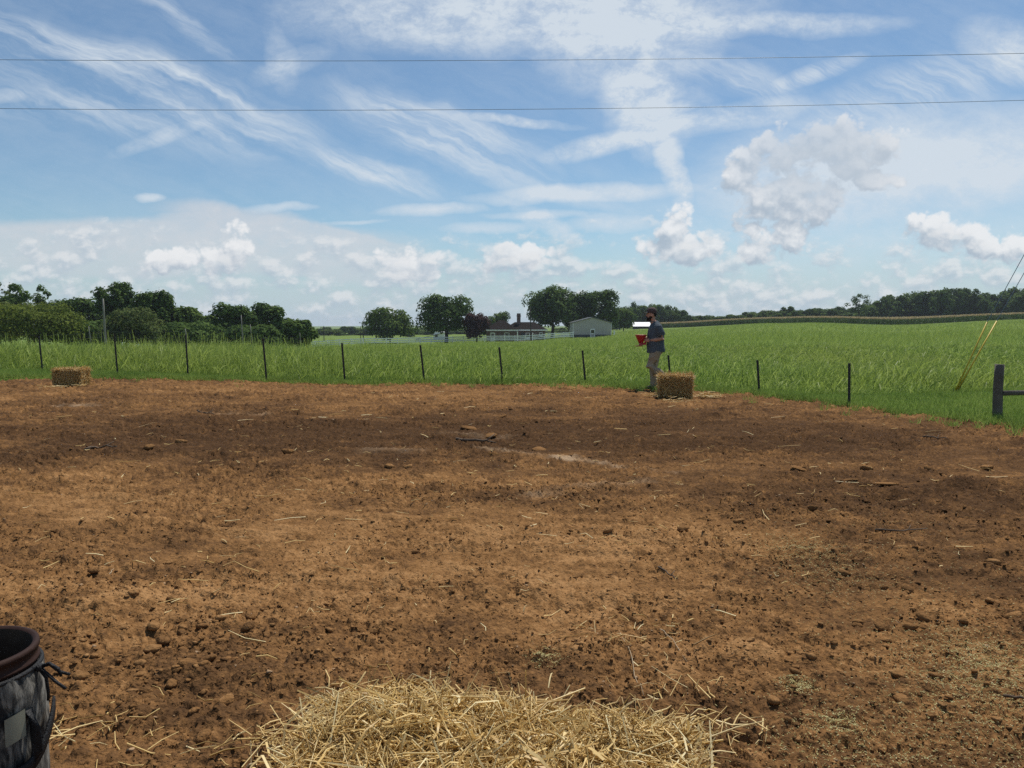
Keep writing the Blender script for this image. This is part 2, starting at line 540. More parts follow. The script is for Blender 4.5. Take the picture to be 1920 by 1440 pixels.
def terr(x, y):
    x = np.asarray(x, float); y = np.maximum(np.asarray(y, float), 0.01)
    u = np.clip(F * x / y, -1400, 1499.9); d = np.clip(y, 0, 2499)
    i = np.clip(np.searchsorted(_tu, u, 'right') - 1, 0, len(_tu) - 2)
    j = np.clip(np.searchsorted(_td, d, 'right') - 1, 0, len(_td) - 2)
    a = (u - _tu[i]) / (_tu[i + 1] - _tu[i]); b = (d - _td[j]) / (_td[j + 1] - _td[j])
    a = a * a * (3 - 2 * a)
    z = (_tz[i, j] * (1 - a) + _tz[i + 1, j] * a) * (1 - b) + (_tz[i, j + 1] * (1 - a) + _tz[i + 1, j + 1] * a) * b
    return z + 0.10 * perlin(x * 0.06, y * 0.06, 3) * np.clip((y - 22) / 25, 0, 1)


# edge of the bare soil, as ground points
_edge_px = [(-900, 690), (-300, 700), (0, 708), (300, 712), (500, 717), (650, 721), (1000, 722), (1180, 728), (1340, 735),
            (1450, 746), (1600, 766), (1750, 783), (1920, 801), (2200, 828), (2700, 870)]
_edge = np.array([onground(*p)[:2] for p in _edge_px])
_eth = np.arctan2(_edge[:, 0], _edge[:, 1]); _er = np.hypot(_edge[:, 0], _edge[:, 1])


def edge_r(th):
    return np.interp(th, _eth, _er) + 0.22 * perlin(th * 40, th * 0 + 3.3, 5) + 0.12 * perlin(th * 130, th * 0 + 1.3, 6)


# second line: where the tall grass starts behind the mown strip
_tall_px = [(-900, 676), (0, 698), (180, 703), (400, 711), (560, 718), (800, 720.5), (1000, 721), (1180, 726), (1340, 732), (1450, 740),
            (1600, 752), (1680, 747), (1760, 743), (1920, 741), (2300, 741)]
_tall = np.array([onground(*p)[:2] for p in _tall_px])
_tth = np.arctan2(_tall[:, 0], _tall[:, 1]); _tr = np.hypot(_tall[:, 0], _tall[:, 1])


def tall_r(th):
    return np.interp(th, _tth, _tr) + 0.35 * perlin(th * 30, th * 0 + 7.3, 9)


# bare soil --------------------------------------------------------
_clay_spots = [  # px, py, rx(m), ry(m), amount
    (90, 930, 1.3, 0.7, .5), (250, 1130, 1.2, .8, .25), (600, 985, 1.6, .8, .28), (860, 905, 1.2, .5, .25), (880, 1090, 1.2, .7, .32), (1060, 1010, 1.4, .6, .2),
    (500, 830, 4.0, 1.6, -.42), (250, 800, 3.5, 2.0, -.35), (900, 800, 3.5, 1.6, -.38), (1300, 800, 3.5, 2.0, -.36), (1620, 840, 2.6, 1.6, -.40), (1800, 930, 1.6, 1.1, -.38),
    (1560, 930, 1.3, .6, -.25), (700, 725, 6, 1.2, .2), (1300, 1020, 1.0, .5, .16), (1550, 1120, .7, .4, .18), (700, 1200, .9, .4, .12), (1150, 1300, .8, .4, .0),
    (1850, 1130, .5, .3, .2), (120, 1330, .6, .4, .22), (520, 1060, 1.4, .4, -.12), (1010, 940, 1.2, .4, -.22), (100, 850, 2, .7, -.2), (300, 755, 3, 1.2, -.1)]
_cs = [(onground(a, b), rx, ry, k) for a, b, rx, ry, k in _clay_spots]


def clay_of(x, y):
    c = 0.47 + 0.22 * fbm(x * 0.55, y * 0.8, 3, 21) + 0.20 * fbm(x * 2.0, y * 3.4, 4, 27)
    for p, rx, ry, k in _cs:
        c = c + (k * .7) * np.exp(-(((x - p[0]) / rx) ** 2 + ((y - p[1]) / ry) ** 2))
    return np.clip(c, 0.02, 1.0)


_dust_lines = [((1045, 856), (1110, 862), .10, .75), ((1110, 862), (1260, 886), .07, .6), ((900, 843), (1010, 853), .10, .35), ((110, 760), (172, 759), .16, .5),
               ((395, 773), (500, 779), .12, .25), ((840, 815), (935, 820), .15, .25), ((1000, 930), (1210, 910), .12, .25), ((690, 845), (780, 850), .12, .25)]


def dust_of(x, y):
    s = np.zeros_like(x)
    for p, q, w, k in _dust_lines:
        a = onground(*p)[:2]; b = onground(*q)[:2]; d = b - a
        h = np.clip(((x - a[0]) * d[0] + (y - a[1]) * d[1]) / (d @ d), 0, 1)
        r = np.hypot(x - a[0] - h * d[0], y - a[1] - h * d[1])
        s = np.maximum(s, k * np.exp(-(r / w) ** 2))
    return s * np.clip(0.55 + 0.9 * fbm(x * 3, y * 3, 3, 61), 0, 1)


_crumb_spots = [(onground(a, b), rx, ry, k) for a, b, rx, ry, k in [(330, 1230, .7, .5, .5), (120, 1120, .9, .6, .35), (500, 1180, .7, .4, .35), (1620, 1240, .9, .7, .4), (1500, 970, 1.2, .6, .3), (1780, 950, 1.5, .8, .3), (680, 900, 1.2, .5, .3), (1250, 1150, .8, .5, .25),
                                                                      (700, 990, 1.5, .5, -.25), (1000, 1290, .5, .3, -.3), (100, 940, 1.2, .5, -.25)]]


def cloddy(x, y):
    """how broken the surface is, 0 (dragged smooth) to 1 (crumbled)"""
    c = 0.55 + 0.75 * fbm(x * 0.9, y * 1.1, 3, 33)
    for p, rx, ry, k in _crumb_spots:
        c = c + k * np.exp(-(((x - p[0]) / rx) ** 2 + ((y - p[1]) / ry) ** 2))
    return np.clip(c, 0.08, 1.15)


def soil_h(x, y, sp=None, tint=False):
    r = np.hypot(x, y)
    sp = r * 0.0019 if sp is None else sp
    def w(fr): return np.clip(1.6 - 2.2 * fr * sp, 0, 1)
    cl = cloddy(x, y)
    h = 0.035 * fbm(x * 0.45, y * 0.6, 3, 41)
    # drag and wheel marks, curving across the yard
    ph = y * 1.0 - 0.045 * (x - 1.0) ** 2 + 0.25 * fbm(x * .3, y * .3, 2, 71)
    h = h + 0.028 * perlin(x * 0.25, ph * 3.3, 73) * w(3) + 0.020 * perlin(x * 0.4, ph * 8.0, 74) * w(5)
    h = h + 0.016 * perlin(x * 2.2, y * 2.2, 42) * w(2) + 0.012 * np.abs(perlin(x * 5, y * 5, 43)) * w(5)
    wx = 0.4 * perlin(x * 23, y * 23, 51); wy = 0.4 * perlin(x * 23, y * 23, 52)
    tn = np.zeros_like(x); lump = np.zeros_like(x)
    for fr, thr, amp, seed in ((4.0, .95, .28, 2), (9.0, .90, .50, 3), (15.0, .68, .66, 5), (25.0, .36, .76, 7), (44.0, .05, .88, 9)):
        f1, f2, rid = worley(x * fr + wx * min(1, fr / 20), y * fr + wy * min(1, fr / 20), seed)
        rad = 0.30 + 0.34 * ((rid * 7.31) % 1.0)
        dome = np.clip(1 - (f1 / rad) ** 2, 0, 1) ** .7
        on = np.clip((rid + 0.60 * (cl - 0.5) - thr) * 12, 0, 1)
        lump = np.maximum(lump, amp * rad / fr * dome * on * w(fr))
        tn = tn + (((rid * 13.7) % 1.0) - .5) * .30 * (dome > .05) * on
    h = h + lump
    h = h + 0.007 * (0.4 + cl) * perlin(x * 40, y * 40, 46) * w(36)
    h = h + 0.012 * (0.3 + cl) * np.abs(perlin(x * 17, y * 17, 47)) * w(17)
    return (h, tn) if tint else h


def build_soil():
    nc, nr = 720, 760
    th = np.linspace(-0.66, 0.66, nc)
    # rows: dense in the foreground, thinning out with distance
    rf = np.exp(np.linspace(math.log(1.6), math.log(24.0), 4000)); dens = 1 / rf + 3.0 / rf ** 2
    cum = np.concatenate([[0], np.cumsum((dens[1:] + dens[:-1]) / 2 * np.diff(rf))])
    rr = np.interp(np.linspace(0, cum[-1], nr), cum, rf)
    R, TH = np.meshgrid(rr, th, indexing='ij')
    dth = th[1] - th[0]
    dr = np.gradient(rr)[:, None] + 0 * TH
    TH = TH + RNG.uniform(-.3, .3, TH.shape) * dth
    R = R + RNG.uniform(-.3, .3, R.shape) * dr
    X, Y = R * np.sin(TH), R * np.cos(TH)
    Z, tn = soil_h(X, Y, np.maximum(R * dth, dr * 0.55), True)
    sp = R * dth
    Z = Z + (sp * 0.22 + np.clip((R - 3.5) / 4, 0, 1) * (sp * .22 + dr * 0.06)) * (RNG.normal(size=Z.shape) + 0.8 * (RNG.uniform(size=Z.shape) > .88)).clip(-1.8, 2.5) * (0.45 + 0.75 * cloddy(X, Y))
    Z = Z - 0.22 * np.clip((R - edge_r(TH) - 0.15) / 0.5, 0, 1)
    i = np.arange(nr - 1)[:, None] * nc + np.arange(nc - 1)[None]
    Q = np.stack([i, i + 1, i + nc + 1, i + nc], -1).reshape(-1, 4)[:, ::-1]
    V = np.stack([X, Y, Z], -1).reshape(-1, 3)
    o = mesh('ground', V, Q, SOIL, attrs={'clay': np.clip(clay_of(X, Y) + tn, 0, 1).ravel(), 'dust': dust_of(X, Y).ravel()})
    tag(o, 'bare reddish brown soil of the cleared yard', kind='structure')
    # coarse sheet around and behind
    g = np.linspace(-40, 40, 60); GX, GY = np.meshgrid(g, np.linspace(-30, 26, 44), indexing='xy')
    gz = np.full(GX.shape, -0.10)
    i = np.arange(43)[:, None] * 60 + np.arange(59)[None]
    Q = np.stack([i, i + 1, i + 61, i + 60], -1).reshape(-1, 4)
    o = mesh('yard_ground', np.stack([GX, GY, gz], -1), Q, SOIL, attrs={'clay': clay_of(GX, GY).ravel(), 'dust': GX.ravel() * 0})
    tag(o, 'bare soil around and behind the yard', kind='structure')


build_soil()


# field sheet ------------------------------------------------------
def mat_field():
    m, nt, b = new_mat('field_turf')
    g = nt.nodes.new('ShaderNodeNewGeometry'); pos = g.outputs['Position']
    n1 = noise_node(nt, 0.035, 5, 0.6, pos); n2 = noise_node(nt, 1.6, 6, 0.75, pos)
    mx = nt.nodes.new('ShaderNodeMix'); mx.data_type = 'RGBA'
    lk(nt, n1, mx.inputs[0])
    lk(nt, ramp_node(nt, n2, [(0.3, (0.06, 0.11, 0.017)), (0.7, (0.17, 0.26, 0.04))]), mx.inputs[6])
    lk(nt, ramp_node(nt, n2, [(0.3, (0.085, 0.125, 0.022)), (0.7, (0.22, 0.28, 0.055))]), mx.inputs[7])
    lk(nt, mx.outputs[2], b.inputs['Base Color'])
    b.inputs['Roughness'].default_value = 0.9; b.inputs['Specular IOR Level'].default_value = 0.1
    bn = nt.nodes.new('ShaderNodeBump'); bn.inputs['Strength'].default_value = 1.0; bn.inputs['Distance'].default_value = 0.25
    lk(nt, noise_node(nt, 2.2, 5, 0.7, pos), bn.inputs['Height']); lk(nt, bn.outputs[0], b.inputs['Normal'])
    return m


def build_field():
    nc, nr = 520, 130
    th = np.linspace(-1.35, 1.35, nc)
    er = edge_r(th)
    s = np.linspace(0, 1, nr)
    R = er[None] * np.exp(s[:, None] ** 1.15 * np.log(3500 / er[None]))
    X, Y = R * np.sin(th)[None], R * np.cos(th)[None]
    Z = terr(X, Y) + np.where(s[:, None] == 0, -0.10, 0.035 + 0.02 * perlin(X * 2, Y * 2, 12))
    i = np.arange(nr - 1)[:, None] * nc + np.arange(nc - 1)[None]
    Q = np.stack([i, i + nc, i + nc + 1, i + 1], -1).reshape(-1, 4)[:, ::-1]
    o = mesh('field', np.stack([X, Y, Z], -1), Q[:, ::-1], mat_field(), smooth=True)
    tag(o, 'green pasture rising to the cornfield and falling to the wood', kind='structure')


build_field()


# ------------------------------------------------------------------ grass
def build_grass():
    rng = np.random.default_rng(5)
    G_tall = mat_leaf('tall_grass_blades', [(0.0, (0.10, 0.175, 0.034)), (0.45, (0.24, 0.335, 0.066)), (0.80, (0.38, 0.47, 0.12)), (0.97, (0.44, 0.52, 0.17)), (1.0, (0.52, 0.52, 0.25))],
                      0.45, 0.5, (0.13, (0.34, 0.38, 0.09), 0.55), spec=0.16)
    G_mown = mat_leaf('mown_grass_blades', [(0.0, (0.14, 0.22, 0.04)), (0.6, (0.27, 0.37, 0.08)), (0.95, (0.38, 0.44, 0.14)), (1.0, (0.45, 0.39, 0.2))], 0.45, 0.6, (0.5, (0.10, 0.19, 0.035), 0.5), spec=.1)
    parts = []
    TH0 = 0.70
    def scatter(n, r0, r1, fn_lo=None):
        th = rng.uniform(-TH0, TH0, n)
        r = np.sqrt(rng.uniform(r0 ** 2, r1 ** 2, n))
        if fn_lo is not None:
            k = r > fn_lo(th); th, r = th[k], r[k]
        return r * np.sin(th), r * np.cos(th), r, th
    # near rank by the posts
    x, y, r, th = scatter(185000, 11.5, 42, tall_r)
    edge = np.clip((r - tall_r(th)) / 2.2, 0, 1)
    leftish = np.clip((-x / y + 0.05) / 0.45, 0, 1)          # taller on the left
    hgt = (0.50 + 0.42 * leftish) * (0.36 + 0.64 * edge) * rng.uniform(0.65, 1.15, len(x)) * (1 + 0.22 * perlin(x * .5, y * .5, 15))
    wclump = np.exp(-(((x - onground(1830, 735)[0]) / 2.2) ** 2 + ((y - 16.8) / 1.0) ** 2))
    hgt = hgt * (1 + 0.35 * wclump)
    z0 = terr(x, y)
    start = rng.uniform(0.0, 0.62, len(x)) ** 1.2 * hgt
    L = rng.uniform(0.30, 0.62, len(x)) * (0.5 + hgt)
    lean = rng.normal(0, 1, (len(x), 2)); lean /= np.linalg.norm(lean, axis=1, keepdims=True)
    lean[:, 0] += 0.25
    out = L * rng.uniform(0.15, 0.75, len(x))
    up = np.minimum(np.sqrt(np.maximum(L * L - out * out, 0.01)) * rng.uniform(0.4, 1.0, len(x)), np.maximum(hgt - start, 0.05))
    B = np.stack([x, y, z0 + start], -1)
    T = np.stack([x + lean[:, 0] * out, y + lean[:, 1] * out, z0 + start + up], -1)
    bend = np.zeros_like(B); bend[:, 2] = out * rng.uniform(0.15, 0.42, len(x))
    w = rng.uniform(0.008, 0.017, len(x)) * (1 + r / 55)
    v, q, idx = strands(B, T, w, bend, 2, 2, 0.12, rng=rng)
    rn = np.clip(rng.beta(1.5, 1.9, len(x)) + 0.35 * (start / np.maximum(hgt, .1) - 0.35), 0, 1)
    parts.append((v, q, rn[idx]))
    # stalks with seed heads standing above the leaves on the left
    x, y, r, th = scatter(3000, 18, 34, tall_r)
    k = (x / y) < 0.0
    x, y = x[k], y[k]; z0 = terr(x, y); n = len(x)
    lf = np.clip((-x / y + 0.05) / 0.45, 0, 1)
    hh = (0.60 + 0.45 * lf) * rng.uniform(0.85, 1.25, n)
    B = np.stack([x, y, z0], -1); T = B + np.stack([rng.normal(0, .12, n), rng.normal(0, .12, n), hh], -1)
    bend = np.stack([rng.normal(0, .05, n), rng.normal(0, .05, n), np.zeros(n)], -1)
    v, q, idx = strands(B, T, 0.010, bend, 2, 2, 0.9, rng=rng); parts.append((v, q, np.full(len(v), 0.62)))
    # middle
    x, y, r, th = scatter(90000, 42, 95)
    z0 = terr(x, y); n = len(x)
    L = rng.uniform(0.25, 0.55, n); lean = rng.normal(0, 0.22, (n, 2)); lean[:, 0] += 0.06
    B = np.stack([x, y, z0], -1); T = B + np.stack([lean[:, 0], lean[:, 1], L], -1)
    bend = np.zeros_like(B); bend[:, 2] = 0.06
    v, q, idx = strands(B, T, rng.uniform(0.011, 0.024, n), bend, 2, 2, 0.2, rng=rng)
    parts.append((v, q, np.clip(rng.beta(2.6, 2.6, n) + 0.02, 0, 1)[idx]))
    # far
    x, y, r, th = scatter(105000, 95, 255)
    k = ~((th < -0.10) & (r > 165)); x, y, r = x[k], y[k], r[k]
    z0 = terr(x, y); n = len(x)
    L = rng.uniform(0.22, 0.5, n); lean = rng.normal(0, 0.25, (n, 2))
    B = np.stack([x, y, z0 - .03], -1); T = B + np.stack([lean[:, 0], lean[:, 1], L], -1)
    v, q, idx = strands(B, T, rng.uniform(0.04, 0.085, n), None, 1, 2, 0.2, rng=rng)
    parts.append((v, q, np.clip(rng.beta(2.6, 2.6, n) + 0.02, 0, 1)[idx]))
    V, Q, Rn = joinq(parts)
    o = mesh('tall_grass', V, Q, G_tall, attrs={'rnd': Rn})
    tag(o, 'tall green pasture grass filling the field beyond the fence posts', 'grass', kind='stuff')
    # mown strip between soil and tall grass
    n = 240000
    th = rng.uniform(-TH0, TH0, n); lo, hi = edge_r(th), tall_r(th) + 0.5
    r = lo - 0.18 + (hi - lo + 0.3) * rng.uniform(0, 1, n)
    k = (hi > lo) & (rng.uniform(0, 1, n) < (hi - lo + 0.3) * r / 62)
    th, r, lo = th[k], r[k], lo[k]; n = len(th)
    x, y = r * np.sin(th), r * np.cos(th)
    ok = (rng.uniform(0, 1, n) < np.clip((r - lo) / 0.25 + 0.5, 0, 1))
    x, y = x[ok], y[ok]; n = len(x)
    k = 520
    tth = rng.uniform(-TH0, TH0, k); tr = edge_r(tth) - rng.exponential(.28, k)
    m2 = rng.integers(6, 26, k)
    cx, cy = np.repeat(tr * np.sin(tth), m2), np.repeat(tr * np.cos(tth), m2)
    x = np.r_[x, cx + rng.normal(0, .045, len(cx))]; y = np.r_[y, cy + rng.normal(0, .045, len(cx))]; n = len(x)
    L = rng.uniform(0.05, 0.14, n) * (1 + 0.4 * perlin(x * 1.3, y * 1.3, 17)); lean = rng.normal(0, 0.045, (n, 2))
    B = np.stack([x, y, np.full(n, 0.02)], -1); T = B + np.stack([lean[:, 0], lean[:, 1], L], -1)
    v, q, idx = strands(B, T, rng.uniform(0.006, 0.013, n), None, 1, 2, 0.2, rng=rng)
    o = mesh('mown_grass', v, q, G_mown, attrs={'rnd': rng.beta(2, 2.2, n)[idx]})
    tag(o, 'short mown grass strip along the edge of the bare soil', 'grass', kind='stuff')


build_grass()


# ------------------------------------------------------------------ corn beyond the pasture
def build_corn():
    rng = np.random.default_rng(11)
    leafm = mat_leaf('corn_leaf', [(0.0, (0.045, 0.090, 0.020)), (0.7, (0.11, 0.18, 0.042)), (0.8, (0.14, 0.20, 0.055)), (0.86, (0.46, 0.35, 0.18)), (1.0, (0.60, 0.47, 0.26))], 0.3, 0.5)
    # front line in pixels -> ground distance
    fx = np.array([1225, 1300, 1400, 1510, 1560, 1660, 1750, 1830, 1920, 2010, 2100])
    fd = np.array([330, 312, 295, 262, 252, 244, 248, 254, 262, 268, 270.])
    n = 17000
    px = rng.uniform(1225, 2100, n); d0 = np.interp(px, fx, fd)
    dep = rng.exponential(9.0, n) * (rng.uniform(0, 1, n) < 0.6) + 0
    dep = np.where(dep == 0, rng.uniform(0, 60, n), dep); dep = np.where(px < 1420, dep * 0.5, dep)
    Y = d0 + dep; x = (px - 960) / F * Y
    z = terr(x, Y); H = rng.uniform(1.75, 2.2, n)
    parts = []
    for k in range(4):
        s = rng.uniform(0.1, 0.85, n) * H; a = rng.uniform(0, 2 * np.pi, n); L = rng.uniform(0.45, 0.85, n)
        B = np.stack([x, Y, z + s], -1); T = B + np.stack([np.cos(a) * L * .7, np.sin(a) * L * .7, rng.uniform(-.1, .35, n)], -1)
        bend = np.zeros_like(B); bend[:, 2] = 0.18
        v, q, idx = strands(B, T, 0.13, bend, 1, 2, 0.3, rng=rng); parts.append((v, q, rng.uniform(0, .8, n)[idx]))
    B = np.stack([x, Y, z], -1); T = B + np.stack([0 * x, 0 * x, H], -1)
    v, q, idx = strands(B, T, 0.07, None, 1, 2, 0.8, rng=rng); parts.append((v, q, np.full(len(v), 0.35)))
    for k in range(2):
        B = np.stack([x, Y, z + H - .05], -1); T = B + np.stack([rng.normal(0, .16, n), rng.normal(0, .16, n), rng.uniform(.15, .42, n)], -1)
        v, q, idx = strands(B, T, 0.15, None, 1, 2, 0.7, rng=rng); parts.append((v, q, rng.uniform(.86, 1, n)[idx]))
    V, Q, R = joinq(parts)
    o = mesh('corn', V, Q, leafm, attrs={'rnd': R})
    tag(o, 'standing corn with tan tassels along the top of the pasture', 'corn', kind='stuff')


build_corn()

# ------------------------------------------------------------------ trees
BARK = mat_plain('bark', (0.075, 0.06, 0.048), (0.04, 0.033, 0.028), 9, 0.95, 0.5, 30)
LEAF = {
    'dark': mat_leaf('leaf_dark', [(0, (0.040, 0.074, 0.022)), (0.6, (0.090, 0.148, 0.038)), (1, (0.15, 0.215, 0.052))], 0.34, 0.8, spec=.04),
    'mid': mat_leaf('leaf_mid', [(0, (0.050, 0.090, 0.022)), (0.6, (0.11, 0.17, 0.040)), (1, (0.18, 0.245, 0.056))], 0.34, 0.8, spec=.04),
    'olive': mat_leaf('leaf_olive', [(0, (0.062, 0.088, 0.019)), (0.6, (0.13, 0.17, 0.034)), (1, (0.20, 0.235, 0.046))], 0.36, 0.8, spec=.04),
    'dull': mat_leaf('leaf_dull', [(0, (0.060, 0.090, 0.032)), (0.6, (0.12, 0.155, 0.050)), (1, (0.18, 0.21, 0.070))], 0.34, 0.8, spec=.04),
    'purple': mat_leaf('leaf_purple', [(0, (0.040, 0.026, 0.026)), (0.6, (0.090, 0.050, 0.046)), (1, (0.14, 0.09, 0.065))], 0.3, 0.8, spec=.04),
}


def leaf_quads(P, N, size, rng):
    n = len(P)
    N = N / (np.linalg.norm(N, axis=1, keepdims=True) + 1e-9)
    a = np.cross(N, rng.normal(size=(n, 3))); a /= np.linalg.norm(a, axis=1, keepdims=True) + 1e-9
    b = np.cross(N, a)
    s = (size * rng.uniform(0.6, 1.35, n))[:, None]
    fold = N * s * rng.uniform(0.1, 0.45, n)[:, None]
    V = np.stack([P - a * s * .5, P - b * s * .32 + fold * .5, P + a * s * .55, P + b * s * .32 + fold * .5], 1).reshape(-1, 3)
    Q = np.arange(n * 4).reshape(-1, 4)
    return V, Q


def crown_points(rng, c, rad, n, lobes, lobe_r=(0.20, 0.38), spread=(0.45, 0.78), flatb=-0.92, gaps=0.0):
    """leaf positions on the shells of many lobes filling an ellipsoid; returns points, normals, lobe centres"""
    c = np.array(c, float); rad = np.array(rad, float)
    m = lobes
    zz = rng.uniform(-.86, .80, m); an = rng.uniform(0, 2 * np.pi, m)
    prof = np.where(zz > 0, np.sqrt(1 - np.abs(zz) ** 2.2), np.sqrt(1 - np.abs(zz) ** 3.5))
    rho = prof * rng.uniform(.25, 1, m) ** .45
    sp_ = sum(spread) / 2 / .66
    LC = np.stack([rho * np.cos(an), rho * np.sin(an), zz], -1) * .79 * sp_
    LR = rng.uniform(*lobe_r, m)
    k = rng.choice(m, n, p=LR ** 2 / np.sum(LR ** 2))
    d = rng.normal(size=(n, 3)); d /= np.linalg.norm(d, axis=1, keepdims=True); d[:, 2] = np.where(d[:, 2] < -0.5, -d[:, 2], d[:, 2])
    rr = LR[k] * np.where(rng.uniform(0, 1, n) < 0.72, rng.uniform(0.82, 1.08, n), rng.uniform(0.3, 0.9, n))
    P = LC[k] + d * rr[:, None]
    P = P + rng.normal(0, 0.03, P.shape)
    if gaps > 0:
        g = np.sin(P[:, 0] * 9 + c[0]) + np.sin(P[:, 2] * 11 + c[1]) + np.sin(P[:, 1] * 8)
        keep = g > -2 + gaps * 2; P, d = P[keep], d[keep]
    lobe_shade = rng.uniform(-.22, .22, m)[k] if gaps <= 0 else rng.uniform(-.22, .22, m)[k][keep]
    return P * rad + c, d * 1.0 + np.array([0, 0, .30]) + rng.normal(0, .33, d.shape), LC * rad + c, lobe_shade


def trunk_build(rng, h, base_r, crown_c, LC, nl=7):
    b = Build()
    lean = rng.normal(0, 0.02 * h, 2)
    top = np.array([crown_c[0] + lean[0], crown_c[1] + lean[1], crown_c[2]])
    t = np.linspace(0, 1, 6)
    P = np.array([[top[0] * q + .04 * h * math.sin(q * 5) * .3, top[1] * q, -0.3 + (top[2] + 0.3) * q] for q in t])
    b.tube(P, base_r * (1.25 - 0.8 * t), 7)
    for i in rng.choice(len(LC), min(nl, len(LC)), replace=False):
        s = P[3] * (1 - .3) + P[2] * .3 if i % 2 else P[3]
        e = LC[i]; mid = (s + e) / 2 + np.array([0, 0, .04 * h])
        b.tube([s, mid, e], [base_r * .5, base_r * .3, base_r * .1], 5)
    return b


def tree(name, label, x0, x1, ytop, Y, leaf='dark', ybase=None, n=5600, lobes=44, seed=1, bottom=0.10, ls=0.34, gaps=0.0, group=None, lobe_r=(0.20, 0.38),
         spread=(0.45, 0.78), flatb=-0.92, depth=None, trunk_r=None):
    """a tree whose crown spans pixel columns x0..x1 and tops out at row ytop when it stands Y metres away"""
    rng = np.random.default_rng(seed)
    X = ((x0 + x1) / 2 - 960) / F * Y
    gz = float(terr(X, Y)) if ybase is None else at(0, ybase, Y)[2]
    ztop = at(960, ytop, Y)[2]
    h = ztop - gz; w = (x1 - x0) / F * Y
    cz0 = h * bottom; rz = (h - cz0) / 2
    c = np.array([0, 0, cz0 + rz]); w *= 1.10; rad = (w / 2, (depth or w) / 2 * 0.95, rz)
    P, N, LC, sh = crown_points(rng, c, np.array(rad) / .97, n, lobes, lobe_r, spread, flatb, gaps)
    ls_ = ls * 1.75 * Y / 130
    n = int(n * 1.0)
    V, Q = leaf_quads(P, N, ls_, rng)
    root = empty(name, (X, Y, gz)); tag(root, label, 'tree', group)
    cl = np.clip(rng.beta(2.6, 2.8, len(P)) + sh, 0, 1)
    mesh('crown', V, Q, LEAF[leaf], root, {'rnd': np.repeat(cl, 4)})
    trunk_build(rng, h, trunk_r or max(0.12, 0.022 * h), c, LC).obj('trunk', BARK, root, True)
    return root


